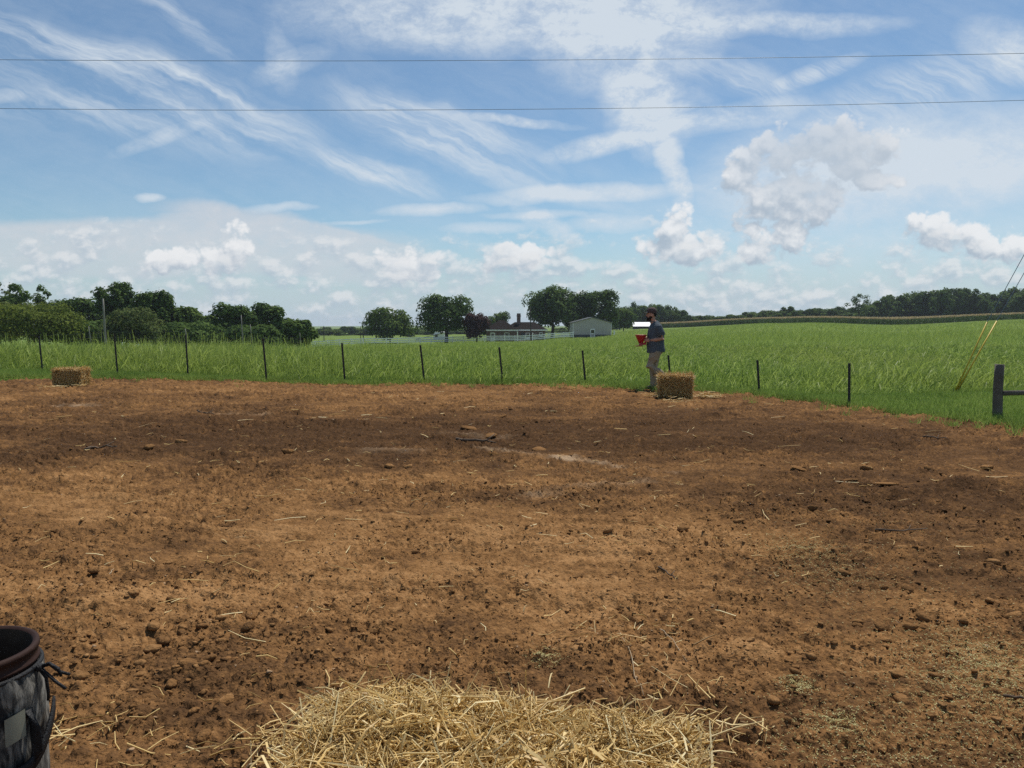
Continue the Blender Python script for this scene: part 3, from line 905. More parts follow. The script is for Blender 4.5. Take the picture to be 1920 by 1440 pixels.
def build_trees():
    W = 'trees of the wood on the left'
    T = tree
    T('broadleaf_tree', 'yellow-green bushy tree in front of the wood near the left edge', -22, 150, 560, 96, 'olive', n=9500, lobes=70, seed=2, bottom=.06, ls=.26, group=W)
    T('ragged_tree', 'ragged open-topped tree rising behind the yellow-green bushy tree', 8, 98, 524, 126, 'dark', n=2600, lobes=26, seed=3, bottom=.30, ls=.30, gaps=.5, group=W, lobe_r=(.13, .24), spread=(.4, .92))
    T('broadleaf_tree', 'dark tree cut by the left edge of the picture', -60, 62, 550, 132, 'dark', n=5200, seed=4, group=W)
    T('bare_branched_tree', 'sparse leafy branch tips poking in at the left edge', -95, 13, 512, 120, 'dull', n=1500, lobes=26, seed=5, bottom=.35, ls=.26, gaps=.6, group=W, lobe_r=(.1, .2), spread=(.5, .9))
    T('broadleaf_tree', 'dark rounded tree between the yellow-green tree and the tall pole', 112, 205, 556, 131, 'dark', n=6000, seed=6, group=W)
    T('broadleaf_tree', 'tallest shaggy-headed tree of the wood just behind the tall pole', 186, 254, 526, 127, 'dark', n=4200, lobes=30, seed=7, bottom=.42, ls=.30, group=W, lobe_r=(.2, .36))
    T('broadleaf_tree', 'dark tree below the shaggy head filling the wood', 195, 275, 566, 133, 'dark', n=5000, seed=71, group=W)
    T('broadleaf_tree', 'dull olive low tree in front of the dark wood beside the tall pole', 196, 302, 574, 106, 'dull', n=8000, lobes=60, seed=8, bottom=.04, ls=.25, group=W)
    T('broadleaf_tree', 'dark round-topped tree right of the shaggy-headed tree', 252, 328, 543, 124, 'dark', n=6500, seed=9, bottom=.1, group=W)
    T('broadleaf_tree', 'dark tree in the middle of the wood with an even top', 305, 402, 569, 129, 'mid', n=6500, seed=10, bottom=.08, group=W)
    T('broadleaf_tree', 'broad dark tree with a russet-tinged flat top', 382, 478, 564, 127, 'dark', n=7000, seed=11, bottom=.08, group=W)
    T('broadleaf_tree', 'round dark tree with sky showing through its right flank', 468, 541, 565, 131, 'dark', n=4600, seed=12, bottom=.14, gaps=.2, group=W)
    T('broadleaf_tree', 'small tree at the open end of the wood', 534, 590, 597, 121, 'mid', n=4600, seed=13, bottom=.04, group=W)
    T('broadleaf_tree', 'low dark understorey tree below the russet-tinged one', 420, 535, 606, 118, 'dark', n=5200, seed=14, bottom=.03, group=W)
    T('broadleaf_tree', 'low dark understorey tree in the middle of the wood', 285, 420, 600, 117, 'dark', n=5200, seed=15, bottom=.03, group=W)
    T('broadleaf_tree', 'low dark understorey tree behind the leaning pole on the left', 120, 225, 598, 116, 'dark', n=5200, seed=16, bottom=.03, group=W)
    T('broadleaf_tree', 'dark tree filling the wood behind the yellow-green bushy tree', 62, 150, 563, 139, 'dark', n=5200, seed=81, bottom=.03, group=W)
    T('broadleaf_tree', 'dark tree joining the round-topped tree to the even-topped one', 300, 382, 573, 139, 'dark', n=5200, seed=82, bottom=.03, group=W)
    T('broadleaf_tree', 'dark tree joining the flat-topped tree to the round one with sky gaps', 438, 505, 572, 139, 'mid', n=5200, seed=83, bottom=.03, group=W)
    T('broadleaf_tree', 'dark low tree between the round tree and the small end tree', 505, 566, 594, 138, 'dark', n=4600, seed=84, bottom=.03, group=W)
    Hh = 'trees around the house'
    T('broadleaf_tree', 'olive round tree standing alone left of the house trees', 686, 776, 576, 205, 'mid', n=6500, lobes=40, seed=21, bottom=.03, ls=.24, group=Hh)
    T('broadleaf_tree', 'big dark spreading tree with a short forked trunk beside the house', 785, 888, 546, 178, 'dark', n=8500, lobes=52, seed=22, bottom=.10, ls=.26, gaps=.12, group=Hh, lobe_r=(.2, .33), trunk_r=.42)
    T('purple_leaf_tree', 'purple-leaved small tree against the house corner', 870, 917, 583, 174, 'purple', n=5000, seed=23, bottom=.06, ls=.2, group=Hh)
    T('broadleaf_tree', 'round pale green tree behind the house roof', 917, 957, 581, 245, 'mid', n=3800, seed=24, ls=.18, group=Hh)
    T('broadleaf_tree', 'small rounded tree between the purple tree and the roof', 900, 930, 592, 240, 'mid', n=2500, seed=25, ls=.18, group=Hh)
    T('broadleaf_tree', 'tallest leafy tree behind the house and shed', 988, 1080, 529, 212, 'dark', n=9500, lobes=46, seed=26, bottom=.10, ls=.24, gaps=.12, group=Hh, trunk_r=.4)
    T('broadleaf_tree', 'dark tree between the two tallest behind the shed', 1055, 1112, 544, 216, 'dark', n=6500, seed=27, bottom=.06, ls=.22, group=Hh)
    T('broadleaf_tree', 'dark tree directly behind the grey shed roof', 1092, 1158, 540, 214, 'dark', n=7000, lobes=40, seed=28, bottom=.06, ls=.22, gaps=.1, group=Hh)
    T('broadleaf_tree', 'low tree right of the grey shed', 1146, 1190, 577, 262, 'mid', n=3600, seed=29, bottom=.03, ls=.18, group=Hh)
    # the lone tree and the umbrella crowns of the right-hand wood
    T('open_crowned_tree', 'lone open-branched tree with clumped foliage standing proud of the wood edge', 1584, 1632, 549, 305, 'dark', n=1500, lobes=20, seed=31, bottom=.28, ls=.13, lobe_r=(.15, .28), spread=(.45, .9), gaps=.1)
    R = 'trees of the wood beyond the corn'
    T('umbrella_crowned_tree', 'wide umbrella-crowned tree overtopping the wood beyond the corn', 1757, 1803, 536, 322, 'dark', n=1700, lobes=20, seed=32, bottom=.45, ls=.14, lobe_r=(.16, .3), group=R)
    T('umbrella_crowned_tree', 'narrow round-headed tree overtopping the wood beyond the corn', 1800, 1831, 535, 324, 'dark', n=1500, lobes=18, seed=33, bottom=.5, ls=.14, lobe_r=(.18, .32), group=R)
    # shared far trees ------------------------------------------------
    protos = []
    for k in range(6):
        rng = np.random.default_rng(200 + k)
        P, N, LC, sh = crown_points(rng, (0, 0, .54), (.48, .48, .47), 2300, 26, (.24, .42))
        V, Q = leaf_quads(P, N, 0.095, rng)
        root = empty('far_tree')
        mesh('crown', V, Q, LEAF['dark' if k % 3 else 'mid'], root, {'rnd': np.repeat(np.clip(rng.beta(2.6, 2.8, len(P)) + sh, 0, 1), 4)})
        trunk_build(rng, 1.0, 0.03, np.array([0, 0, .5]), LC, 4).obj('trunk', BARK, root)
        protos.append(root)
    rng = np.random.default_rng(77)
    used = [False] * 6
    def far(px, ytop, Y, wpx, label, group, zb=None):
        k = int(rng.integers(0, 6))
        if used[k]: r = copy_tree(protos[k])
        else: r = protos[k]; used[k] = True
        X = (px - 960) / F * Y; gz = float(terr(X, Y)) - 0.5
        h = at(960, ytop, Y)[2] - gz; w = wpx / F * Y
        r.location = (X, Y, gz); r.scale = (w * 1.1, w * 1.1, h * 1.12); r.rotation_euler = (0, 0, rng.uniform(0, 6.28))
        tag(r, label, 'tree', group)
    def line(xs, ys, Y0, Y1, step, wpx, label, group, rows=2):
        for row in range(rows):
            px = xs[0] + rng.uniform(0, step)
            while px < xs[-1]:
                yt = np.interp(px, xs, ys) + rng.uniform(-3, 5) + row * rng.uniform(2, 9)
                far(px, yt, rng.uniform(Y0, Y1) - row * 12, wpx * rng.uniform(.85, 1.35), label, group)
                px += step * rng.uniform(.7, 1.3)
    line([588, 620, 650, 700], [616, 614, 613, 612], 400, 430, 17, 24, 'small far tree of the distant wood seen past the open end of the left wood', 'trees of the distant wood in the gap')
    line([690, 760, 840, 930, 1010, 1090, 1160], [617, 616, 617, 618, 618, 617, 612], 420, 450, 19, 28, 'small far tree of the tree line behind the house', 'trees of the tree line behind the house', 2)
    line([752, 790], [618, 618], 330, 350, 16, 26, 'small far tree between the lone olive tree and the big dark tree', 'far trees behind the lone olive tree', 1)
    line([1150, 1180, 1200, 1250, 1275, 1300, 1350, 1400, 1440, 1500, 1560, 1600], [578, 574, 574, 574, 585, 592, 592, 588, 580, 578, 577, 582], 345, 372, 20, 32,
         'dark far tree in the low wood behind the person', 'trees of the low wood behind the person')
    line([1612, 1650, 1690, 1720, 1780, 1830, 1860, 1900, 1960, 2030], [578, 560, 553, 550, 546, 549, 553, 544, 546, 545], 325, 352, 22, 42,
         'dark broadleaf tree in the high wood beyond the corn', R, 2)


build_trees()

# ------------------------------------------------------------------ straw
STRAW = mat_leaf('straw', [(0, (0.27, 0.155, 0.052)), (0.35, (0.60, 0.395, 0.135)), (0.7, (0.86, 0.63, 0.265)), (1, (0.94, 0.82, 0.49))], 0.3, 0.45, spec=0.35)
STRAW_CORE = mat_plain('straw_core', (0.58, 0.41, 0.19), (0.36, 0.24, 0.10), 30, 0.9, 0.9, 60)
TWINE = mat_plain('twine', (0.30, 0.22, 0.12), None, 20, 0.9)


def bale(name, label, loc, rz, size, n, rng, w=(.004, .008), L=(.06, .22), bump=0.02):
    root = empty(name, loc, rz); tag(root, label, 'straw bale')
    sx, sy, sz = size
    b = bmesh.new()
    bmesh.ops.create_cube(b, size=1.0)
    bmesh.ops.subdivide_edges(b, edges=b.edges[:], cuts=11, use_grid_fill=True)
    for v in b.verts:
        p = np.array(v.co); m = np.max(np.abs(p)) * 2
        e = np.sum(np.abs(p) > .42)
        p = p * (0.95 - .06 * max(0, e - 1)); q = p * np.array(size)
        nz = perlin(np.array([q[0] * 9 + q[2] * 5]), np.array([q[1] * 9 + q[2] * 7]), 4)[0]
        q *= 1 + nz * 0.035
        v.co = (q[0], q[1], q[2] + sz / 2)
    me = bpy.data.meshes.new('core'); b.to_mesh(me); b.free(); me.materials.append(STRAW_CORE)
    o = bpy.data.objects.new('core', me); COL.objects.link(o); o.parent = root
    # straws over the five visible faces
    area = np.array([sx * sy * 1.6, sx * sz, sx * sz, sy * sz, sy * sz]); f = rng.choice(5, n, p=area / area.sum())
    a, c = rng.uniform(-.5, .5, n), rng.uniform(-.5, .5, n)
    P = np.zeros((n, 3)); Nn = np.zeros((n, 3)); D = rng.normal(size=(n, 3))
    for k in range(5):
        m = f == k
        if k == 0: P[m] = np.stack([a[m] * sx, c[m] * sy, np.full(m.sum(), sz)], -1); Nn[m] = (0, 0, 1)
        elif k < 3:
            s = 1 if k == 1 else -1; P[m] = np.stack([a[m] * sx, np.full(m.sum(), s * sy / 2), (c[m] + .5) * sz], -1); Nn[m] = (0, s, 0)
        else:
            s = 1 if k == 3 else -1; P[m] = np.stack([np.full(m.sum(), s * sx / 2), a[m] * sy, (c[m] + .5) * sz], -1); Nn[m] = (s, 0, 0)
    D -= Nn * np.sum(D * Nn, 1, keepdims=True) * rng.uniform(.55, 1.0, (n, 1))
    side = f > 0
    D[side, 2] *= 1.6
    D /= np.linalg.norm(D, axis=1, keepdims=True)
    ln = rng.uniform(*L, n)[:, None]
    P = P + Nn * rng.uniform(-.025, bump, (n, 1))
    B = P - D * ln * .5; T = P + D * ln * .5
    B[:, 2] = np.maximum(B[:, 2], 0.005); T[:, 2] = np.maximum(T[:, 2], 0.005)
    bend = rng.normal(0, 1, (n, 3)) * ln * .07
    v, q, idx = strands(B, T, rng.uniform(*w, n), bend, 2, 3, .6, rng=rng)
    o = mesh('straw', v, q, STRAW, root, {'rnd': (rng.beta(2, 2, n) * np.where(side, .95, 1.0))[idx]}); o['kind'] = 'stuff'  # side straws slightly darker: browner straw plus some shading put into the colour
    return root


def build_straw():
    rng = np.random.default_rng(31)
    p = onground(124, 727)
    bale('straw_bale', 'straw bale lying alone on the soil at the left by the mown strip', (p[0], p[1] + .24, -0.01), 0.05, (.61, .44, .42), 3800, rng, (.005, .010), (.07, .24), .02)
    p = onground(1272, 749)
    bale('straw_bale', 'straw bale standing on the soil right behind the walking person', (p[0], p[1] + .30, -0.01), -0.20, (.58, .42, .44), 4600, rng, (.004, .009), (.08, .30), .035)
    # near bale, broken open on top
    root = bale('straw_bale', 'loose broken straw bale at the bottom edge, nearest to the viewer', (-0.06, 1.86, 0.0), -0.14, (.98, .62, .33), 6000, rng, (.0028, .0065), (.05, .22), .02)
    n = 15000
    x = (rng.normal(0, .25, n) - .02).clip(-.52, .52); y = rng.uniform(-.34, .36, n)
    top = .335 + .055 * np.exp(-(((x + .30) / .28) ** 2 + ((y - .18) / .16) ** 2)) + .03 * fbm(x * 4, y * 4, 3, 91)
    top -= .22 * np.clip(np.abs(x) - .50, 0, .3)
    P = np.stack([x, y, top + rng.uniform(-.03, .035, n)], -1)
    D = rng.normal(size=(n, 3)); D[:, 2] *= .42; D /= np.linalg.norm(D, axis=1, keepdims=True)
    ln = (rng.gamma(2.2, .034, n) + .02).clip(.02, .33)[:, None]
    B, T = P - D * ln / 2, P + D * ln / 2
    v, q, idx = strands(B, T, (rng.gamma(3, .0010, n) + .0012).clip(.0016, .008), rng.normal(0, 1, (n, 3)) * ln * .11, 2, 3, .7, rng=rng)
    o = mesh('straw', v, q, STRAW, root, {'rnd': rng.beta(2.2, 1.7, n)[idx]}); o['kind'] = 'stuff'
    n = 2600
    x = (rng.normal(0, .26, n) - .02).clip(-.56, .54); y = rng.uniform(-.32, .33, n)
    top = .345 + .055 * np.exp(-(((x + .30) / .28) ** 2 + ((y - .18) / .16) ** 2)) - .22 * np.clip(np.abs(x) - .50, 0, .3)
    P = np.stack([x, y, top + rng.uniform(-.01, .045, n)], -1)
    D = rng.normal(size=(n, 3)); D[:, 2] *= .5; D /= np.linalg.norm(D, axis=1, keepdims=True)
    ln = (rng.gamma(2.2, .035, n) + .02).clip(.02, .24)[:, None]
    v, q, idx = strands(P - D * ln / 2, P + D * ln / 2, rng.gamma(3, .0016, n).clip(.002, .009), rng.normal(0, 1, (n, 3)) * ln * .16, 3, 2, .35, rng=rng)
    o = mesh('straw', v, q, STRAW, root, {'rnd': rng.beta(2.4, 1.5, n)[idx]}); o['kind'] = 'stuff'
    # long stalks sticking out
    S_ = [((1265, 1415), (1432, 1352), .30), ((1290, 1395), (1345, 1380), .28), ((1028, 1290), (1036, 1262), .34), ((650, 1310), (590, 1290), .36), ((1335, 1400), (1275, 1345), .30),
          ((925, 1330), (932, 1300), .42), ((760, 1370), (590, 1345), .37), ((1050, 1370), (1095, 1350), .36), ((1290, 1425), (1380, 1412), .28)]
    pr = []
    for a, b_, z in S_:
        A, Bq = onground(a[0], a[1], z), onground(b_[0], b_[1], z + .01)
        d = Bq - A; d /= max(np.linalg.norm(d), .01)
        pr.append((A, Bq))
    A = np.array([q[0] for q in pr]); Bq = np.array([q[1] for q in pr])
    v, q, idx = strands(A, Bq, .006, np.array([[0, 0, .015]] * len(A)), 3, 3, .6, rng=rng)
    inv = np.linalg.inv(np.array(Matrix.Translation(root.location) @ Matrix.Rotation(-0.14, 4, 'Z')))
    v = v @ inv[:3, :3].T + inv[:3, 3]
    o = mesh('long_stalks', v, q, STRAW, root, {'rnd': np.full(len(v), .85)}); o['kind'] = 'stuff'
    # straw lying about
    spots = [(500, 1410, .14, 70), (250, 1390, .35, 16), (160, 1370, .2, 26), (1380, 1400, .16, 20), (600, 1330, .10, 24), (1300, 1370, .10, 30), (1250, 1330, .2, 30), (640, 1230, .8, 26), (1180, 1190, .25, 34), (400, 1090, .7, 22),
             (1325, 745, .16, 160), (1232, 746, .25, 60), (1272, 755, .35, 40), (150, 727, .25, 60), (100, 730, .25, 20), (900, 1000, 2.2, 120), (500, 900, 3.0, 120), (1400, 900, 2.5, 130), (1000, 800, 6, 120)]
    Bs, Ts = [], []
    for px, py, s, k in spots:
        c = onground(px, py); sc_ = 1.0
        xy = c[:2] + rng.normal(0, s, (k, 2)) * .6
        far = np.hypot(*c[:2]) > 8
        L = rng.gamma(3, .028, k).clip(.03, .25) * (1.5 if far else 1)
        an = rng.uniform(0, 6.28, k); d = np.stack([np.cos(an), np.sin(an)], -1) * L[:, None] * .5
        z = soil_h(xy[:, 0], xy[:, 1]) + .008 + (rng.exponential(.025, k) if far else 0)
        Bs.append(np.c_[xy - d, z + rng.uniform(0, .01, k)]); Ts.append(np.c_[xy + d, z + rng.uniform(0, .03, k)])
    B, T = np.concatenate(Bs), np.concatenate(Ts); r = np.hypot(B[:, 0], B[:, 1])
    v, q, idx = strands(B, T, rng.uniform(.0025, .006, len(B)) * (1 + r / 9), rng.normal(0, .008, B.shape), 2, 3, .6, rng=rng)
    o = mesh('loose_straw', v, q, STRAW, attrs={'rnd': rng.beta(2.2, 1.6, len(B))[idx]})
    tag(o, 'stray straws and pale roots scattered on the bare soil', 'straw', kind='stuff')


build_straw()


# ------------------------------------------------------------------ crumbs, clods, sticks, seed
def build_crumbs():
    rng = np.random.default_rng(41)
    ico = bmesh.new(); bmesh.ops.create_icosphere(ico, subdivisions=1, radius=1.0)
    IV = np.array([v.co[:] for v in ico.verts]); IF = np.array([[v.index for v in f.verts] for f in ico.faces]); ico.free()
    ico = bmesh.new(); bmesh.ops.create_icosphere(ico, subdivisions=2, radius=1.0)
    JV = np.array([v.co[:] for v in ico.verts]); JF = np.array([[v.index for v in f.verts] for f in ico.faces]); ico.free()
    # small crumbs
    OV = np.array([[1, 0, 0], [-1, 0, 0], [0, 1, 0], [0, -1, 0], [0, 0, 1], [0, 0, -1.]]); OF = np.array([[0, 2, 4], [2, 1, 4], [1, 3, 4], [3, 0, 4], [2, 0, 5], [1, 2, 5], [3, 1, 5], [0, 3, 5]])
    IV, IF = OV, OF
    n = 60000
    r = np.exp(rng.uniform(math.log(2.0), math.log(20.5), n)); r = np.where(rng.uniform(0, 1, n) < .5, rng.uniform(2.2, 7, n), r)
    th = rng.uniform(-.74, .74, n)
    x, y = r * np.sin(th), r * np.cos(th)
    k = (rng.uniform(0, 1, n) < cloddy(x, y) ** 1.3 * 1.1) & (r < edge_r(th) - .2)
    x, y, r = x[k], y[k], r[k]; n = len(x)
    s = (rng.pareto(2.9, n) * .0040 + .0032).clip(.003, .013) * (0.6 + r / 9).clip(.6, 2.0)
    V = IV[None] * (1 + rng.uniform(-.25, .3, (n, len(IV), 1))) + rng.normal(0, .22, (n, len(IV), 3))
    R = rng.normal(size=(n, 3, 3)); R, _ = np.linalg.qr(R)
    V = np.einsum('nij,nkj->nki', R, V) * np.stack([s * rng.uniform(.8, 1.5, n), s * rng.uniform(.8, 1.5, n), s * rng.uniform(.4, .6, n)], -1)[:, None]
    z = soil_h(x, y)
    V = V + np.stack([x, y, z + s * .08], -1)[:, None]
    Q = (IF[None] + (np.arange(n) * len(IV))[:, None, None]).reshape(-1, 3)
    cl = np.clip(clay_of(x, y) + rng.normal(.10, .16, n), 0, 1)  # random tone, with a lift painted in so the crumbs look sunlit
    o = mesh('soil_crumbs', V, Q, SOIL, attrs={'clay': np.repeat(cl, len(IV)), 'dust': np.repeat((rng.uniform(0, 1, n) > .97) * .5, len(IV))})
    tag(o, 'loose crumbs and small lumps of soil strewn over the yard', 'soil', kind='stuff')
    # clods that can be told apart
    protos = []
    for kk in range(7):
        d = JV / np.linalg.norm(JV, axis=1, keepdims=True)
        w = 1 + .22 * perlin(d[:, 0] * 1.7 + kk * 9, d[:, 1] * 1.7 + d[:, 2] * 1.3, 3) + .13 * perlin(d[:, 0] * 4 + kk, d[:, 2] * 4 + d[:, 1] * 2, 8)
        v = d * w[:, None]
        for _ in range(5):           # broken faces
            nn = rng.normal(size=3); nn /= np.linalg.norm(nn); t = v @ nn
            v = v - nn[None] * np.maximum(t - rng.uniform(.55, .85), 0)[:, None] * .85
        me = mesh('dirt_clod', v * np.array([1, .85, .62]), JF, SOIL, attrs={'clay': np.full(len(v), .50 + .045 * kk), 'dust': np.zeros(len(v))})
        data = me.data; bpy.data.objects.remove(me); protos.append(data)
    big = [(308, 1213, .040, 'largest rounded clod on the soil up from the bucket'), (340, 1193, .028, 'pale-topped clod just above the largest rounded clod'),
           (150, 1282, .040, 'pale angular stone-like clod close beside the bucket'), (120, 1245, .034, 'crumbly clod by the cords of the bucket'), (262, 1275, .026, None), (255, 1225, .028, None), (235, 1187, .026, None), (275, 1300, .03, None),
           (150, 1365, .024, None), (365, 1340, .022, None), (1755, 1278, .036, 'dark clod beside the pale seed patch at the lower right'), (1635, 1365, .032, None), (1690, 1325, .034, None), (1517, 1245, .03, None), (1490, 1275, .03, None),
           (1655, 1183, .035, None), (1705, 1183, .035, None), (1660, 1205, .03, None), (1450, 1330, .035, None), (1515, 1350, .028, None), (1408, 1225, .022, None), (1700, 1110, .04, None), (1660, 1100, .035, None),
           (1730, 1160, .04, None), (1860, 1125, .04, 'pale clod in the churned soil at the right edge'), (1900, 1160, .045, None), (1690, 1035, .045, None), (1860, 1060, .045, None), (1820, 1000, .05, None), (1520, 962, .05, None), (1580, 1075, .04, None),
           (1500, 885, .10, 'long flat slab of crusted soil half-way up on the right'), (1595, 905, .09, None), (1660, 910, .10, None), (1625, 880, .07, None), (1430, 875, .06, None), (1080, 1080, .045, None), (1135, 950, .045, None), (1280, 1000, .05, None),
           (1140, 1010, .04, None), (765, 880, .055, None), (730, 880, .05, None), (880, 805, .12, 'dark flat clod of topsoil in the middle of the yard'), (940, 785, .10, None), (920, 820, .10, None), (1010, 842, .09, None),
           (320, 1060, .036, None), (325, 1130, .034, None), (250, 1130, .030, None), (175, 1080, .036, None), (500, 1200, .028, None), (470, 1165, .030, None), (1385, 985, .05, None), (1190, 745, .06, 'dark clod in front of the walking person'),
           (633, 741, .07, 'dark clod at the top of the soil near the grass edge'), (1200, 760, .07, None), (252, 726, .07, None), (1415, 770, .07, None), (540, 850, .08, None), (280, 845, .07, None), (340, 830, .07, None), (470, 835, .07, None),
           (850, 1020, .036, None), (780, 1035, .032, None), (700, 1190, .026, None), (560, 1255, .022, None), (620, 1190, .026, None), (1745, 880, .07, None), (1850, 880, .07, None)]
    big += [(float(q[0]), float(q[1]), float(q[2]), 'small brown lump in the crumbled patch between bucket and straw') for q in zip(rng.normal(320, 95, 60).clip(115, 600), rng.normal(1240, 45, 60).clip(1130, 1400), (rng.pareto(3, 60) * .014 + .014).clip(.014, .040))]
    big += [(float(q[0]), float(q[1]), float(q[2]), 'small brown lump in the seed-strewn soil at the lower right') for q in zip(rng.uniform(1420, 1900, 40), rng.uniform(1080, 1420, 40), (rng.pareto(3, 40) * .010 + .013).clip(.013, .032))]
    for i, (px, py, s, lab) in enumerate(big):
        g = onground(px, py); z = float(soil_h(g[:1], g[1:2])[0])
        o = bpy.data.objects.new('dirt_clod', protos[i % 7]); COL.objects.link(o)
        o.location = (g[0], g[1], z + s * .12); o.rotation_euler = (rng.uniform(-.3, .3), rng.uniform(-.3, .3), rng.uniform(0, 6.28))
        flat = .45 if s >= .09 else 1.0
        o.scale = (s * 1.1, s * (.95 if flat == 1 else 1.2), s * flat * .9)
        grp = {'small brown lump in the crumbled patch between bucket and straw': 'lumps between bucket and straw', 'small brown lump in the seed-strewn soil at the lower right': 'lumps in the seed-strewn soil'}.get(lab, 'loose clods on the yard')
        tag(o, lab or 'brown clod lying loose on the open yard soil', 'clod', grp)
    # seed
    SEED = mat_leaf('seed', [(0, (0.42, 0.34, 0.12)), (.6, (.60, .51, .21)), (1, (.70, .64, .34))], .1, .5)
    patches = [(1500, 1035, .16, 1500), (1560, 1080, .22, 900), (1850, 1240, .16, 2600), (1830, 1310, .18, 1800), (1495, 1300, .035, 420), (1570, 1370, .045, 420), (1020, 1237, .035, 420), (1700, 1420, .18, 900), (1550, 1420, .16, 700), (1890, 1400, .2, 900), (1720, 1160, .5, 900), (1640, 1000, .6, 700)]
    pos = []
    for px, py, s, k in patches:
        pos.append(onground(px, py)[:2] + rng.normal(0, s, (k, 2)) * np.array([1, 1.15]))
    pos = np.concatenate(pos); n = len(pos)
    z = soil_h(pos[:, 0], pos[:, 1]) + .004
    an = rng.uniform(0, 6.28, n); d = np.stack([np.cos(an), np.sin(an), rng.normal(0, .25, n)], -1) * rng.uniform(.003, .005, (n, 1))
    C = np.c_[pos, z]
    v, q, idx = strands(C - d, C + d, rng.uniform(.0022, .0034, n), None, 1, 3, .5, rng=rng)
    o = mesh('grass_seed', v, q, SEED, attrs={'rnd': rng.uniform(0, 1, n)[idx]})
    tag(o, 'pale grass seed sprinkled in patches on the soil at the right', 'seed', kind='stuff')
    # sticks
    STICK = mat_plain('stick', (0.16, 0.11, 0.07), (0.07, 0.05, 0.035), 30, .9, .5, 80)
    ROOT = mat_plain('pale_root', (0.42, 0.32, 0.20), (0.30, 0.21, 0.12), 30, .9)
    sticks = [([(1640, 1005), (1690, 1008), (1738, 1000)], .007, STICK, 'thin curved stick lying on the dark soil at the right'), ([(1235, 1062), (1270, 1085)], .006, STICK, 'short straight twig right of the middle of the yard'),
              ([(160, 850), (185, 845), (220, 848)], .016, STICK, 'dark weathered stick on the left part of the yard'), ([(370, 776), (400, 777)], .014, STICK, 'dark stick far up the yard left of the middle'),
              ([(1730, 825), (1775, 830)], .012, STICK, 'straight stick below the wooden post'), ([(1160, 1185), (1185, 1240), (1190, 1275), (1207, 1318)], .0028, ROOT, 'long pale root trailing towards the near bale'),
              ([(1238, 1188), (1262, 1215), (1288, 1258)], .0028, ROOT, 'pale forked root right of the long trailing root'), ([(1880, 1320), (1920, 1330), (1960, 1345)], .006, STICK, 'dark twig in the pale seed at the right edge'),
              ([(855, 832), (905, 834), (930, 833)], .02, STICK, 'dark splinter of wood in the middle of the yard'), ([(205, 1080), (214, 1068)], .004, ROOT, 'short pale root on the left part of the yard')]
    for pts, rad, m_, lab in sticks:
        P = np.array([onground(*q) for q in pts]); P[:, 2] = soil_h(P[:, 0], P[:, 1]) + rad * 1.1 + .004
        t = np.linspace(0, 1, len(P)); tt = np.linspace(0, 1, 9)
        PP = np.stack([np.interp(tt, t, P[:, i]) for i in range(3)], -1); PP += rng.normal(0, rad * .5, PP.shape); PP[:, 2] = np.maximum(PP[:, 2], soil_h(PP[:, 0], PP[:, 1]) + rad * .8)
        b = Build().tube(PP, rad * (1 - .5 * tt), 6)
        if rad > .005: b.tube([PP[5], PP[5] + np.array([rad * 5, rad * 6, rad * 3])], [rad * .6, rad * .3], 5)
        tag(b.obj('stick' if m_ is STICK else 'root', m_, None, True), lab, 'stick' if m_ is STICK else 'root')


build_crumbs()

# ------------------------------------------------------------------ fences, poles, wires
STEEL = mat_plain('post_steel', (0.018, 0.024, 0.022), (0.035, 0.03, 0.026), 14, .6, .2, 60, .4)
WEATHER = mat_plain('weathered_wood', (0.16, 0.14, 0.115), (0.085, 0.075, 0.062), 8, .9, .7, 35)
PALEPOLE = mat_plain('pale_pole', (0.25, 0.24, 0.21), (0.17, 0.16, 0.14), 3, .9)
DARKPOLE = mat_plain('dark_pole', (0.07, 0.058, 0.048), None, 3, .9)
WIRE = mat_plain('wire', (0.06, 0.065, 0.07), None, 3, .5, metal=.4)
CABLE = mat_plain('cable', (0.16, 0.20, 0.24), None, 3, .5, metal=.3)
WHITE = mat_plain('white_paint', (0.88, 0.88, 0.86), (0.80, 0.80, 0.78), 2, .5)
YELLOW = mat_plain('yellow_plastic', (0.60, 0.42, 0.03), (0.5, 0.35, 0.03), 5, .45)


def t_post(bot, top, label):
    """steel T-section post with studs and anchor plate"""
    a = onground(*bot); Y = a[1]; b_ = at(top[0], top[1], Y)
    L = np.linalg.norm(b_ - a); root = empty('fence_post', a)
    d = (b_ - a) / L
    root.rotation_mode = 'QUATERNION'; root.rotation_quaternion = Vector((0, 0, 1)).rotation_difference(Vector(d))
    tag(root, label, 'fence post', 'steel posts along the edge of the soil')
    Build().box((0, 0, L / 2 - .1), (.046, .008, L + .2)).box((0, .022, L / 2 - .1), (.008, .036, L + .2)).obj('shaft', STEEL, root)
    b = Build()
    for k in range(int(L / .055)):
        b.box((0, -.007, .05 + k * .055), (.014, .008, .018))
    b.obj('studs', STEEL, root)['kind'] = 'stuff'
    return root


posts = [((80, 700), (73, 630), 'steel fence post behind the lone bale at the left'), ((221, 707), (214, 625), 'steel fence post right of the tall grey pole'), ((353, 709), (348, 628), 'steel fence post in front of the even-topped wood trees'),
         ((500, 717), (493, 634), 'tallest steel fence post, before the start of the white rail fence'), ((647, 719), (641, 643), 'steel fence post before the far gap in the wood'),
         ((796, 719), (788, 647), 'steel fence post below the big dark tree by the house'), ((943, 720), (936, 651), 'steel fence post below the brick house'), ((1098, 722), (1092, 657), 'steel fence post below the grey shed'),
         ((1258, 724), (1253, 666), 'steel fence post close behind the person and rising over the bale'), ((1424, 741), (1420, 675), 'short steel fence post second from the wooden post'), ((1592, 763), (1592.5, 681), 'short steel fence post nearest to the wooden post')]
for b_, t_, l_ in posts: t_post(b_, t_, l_)

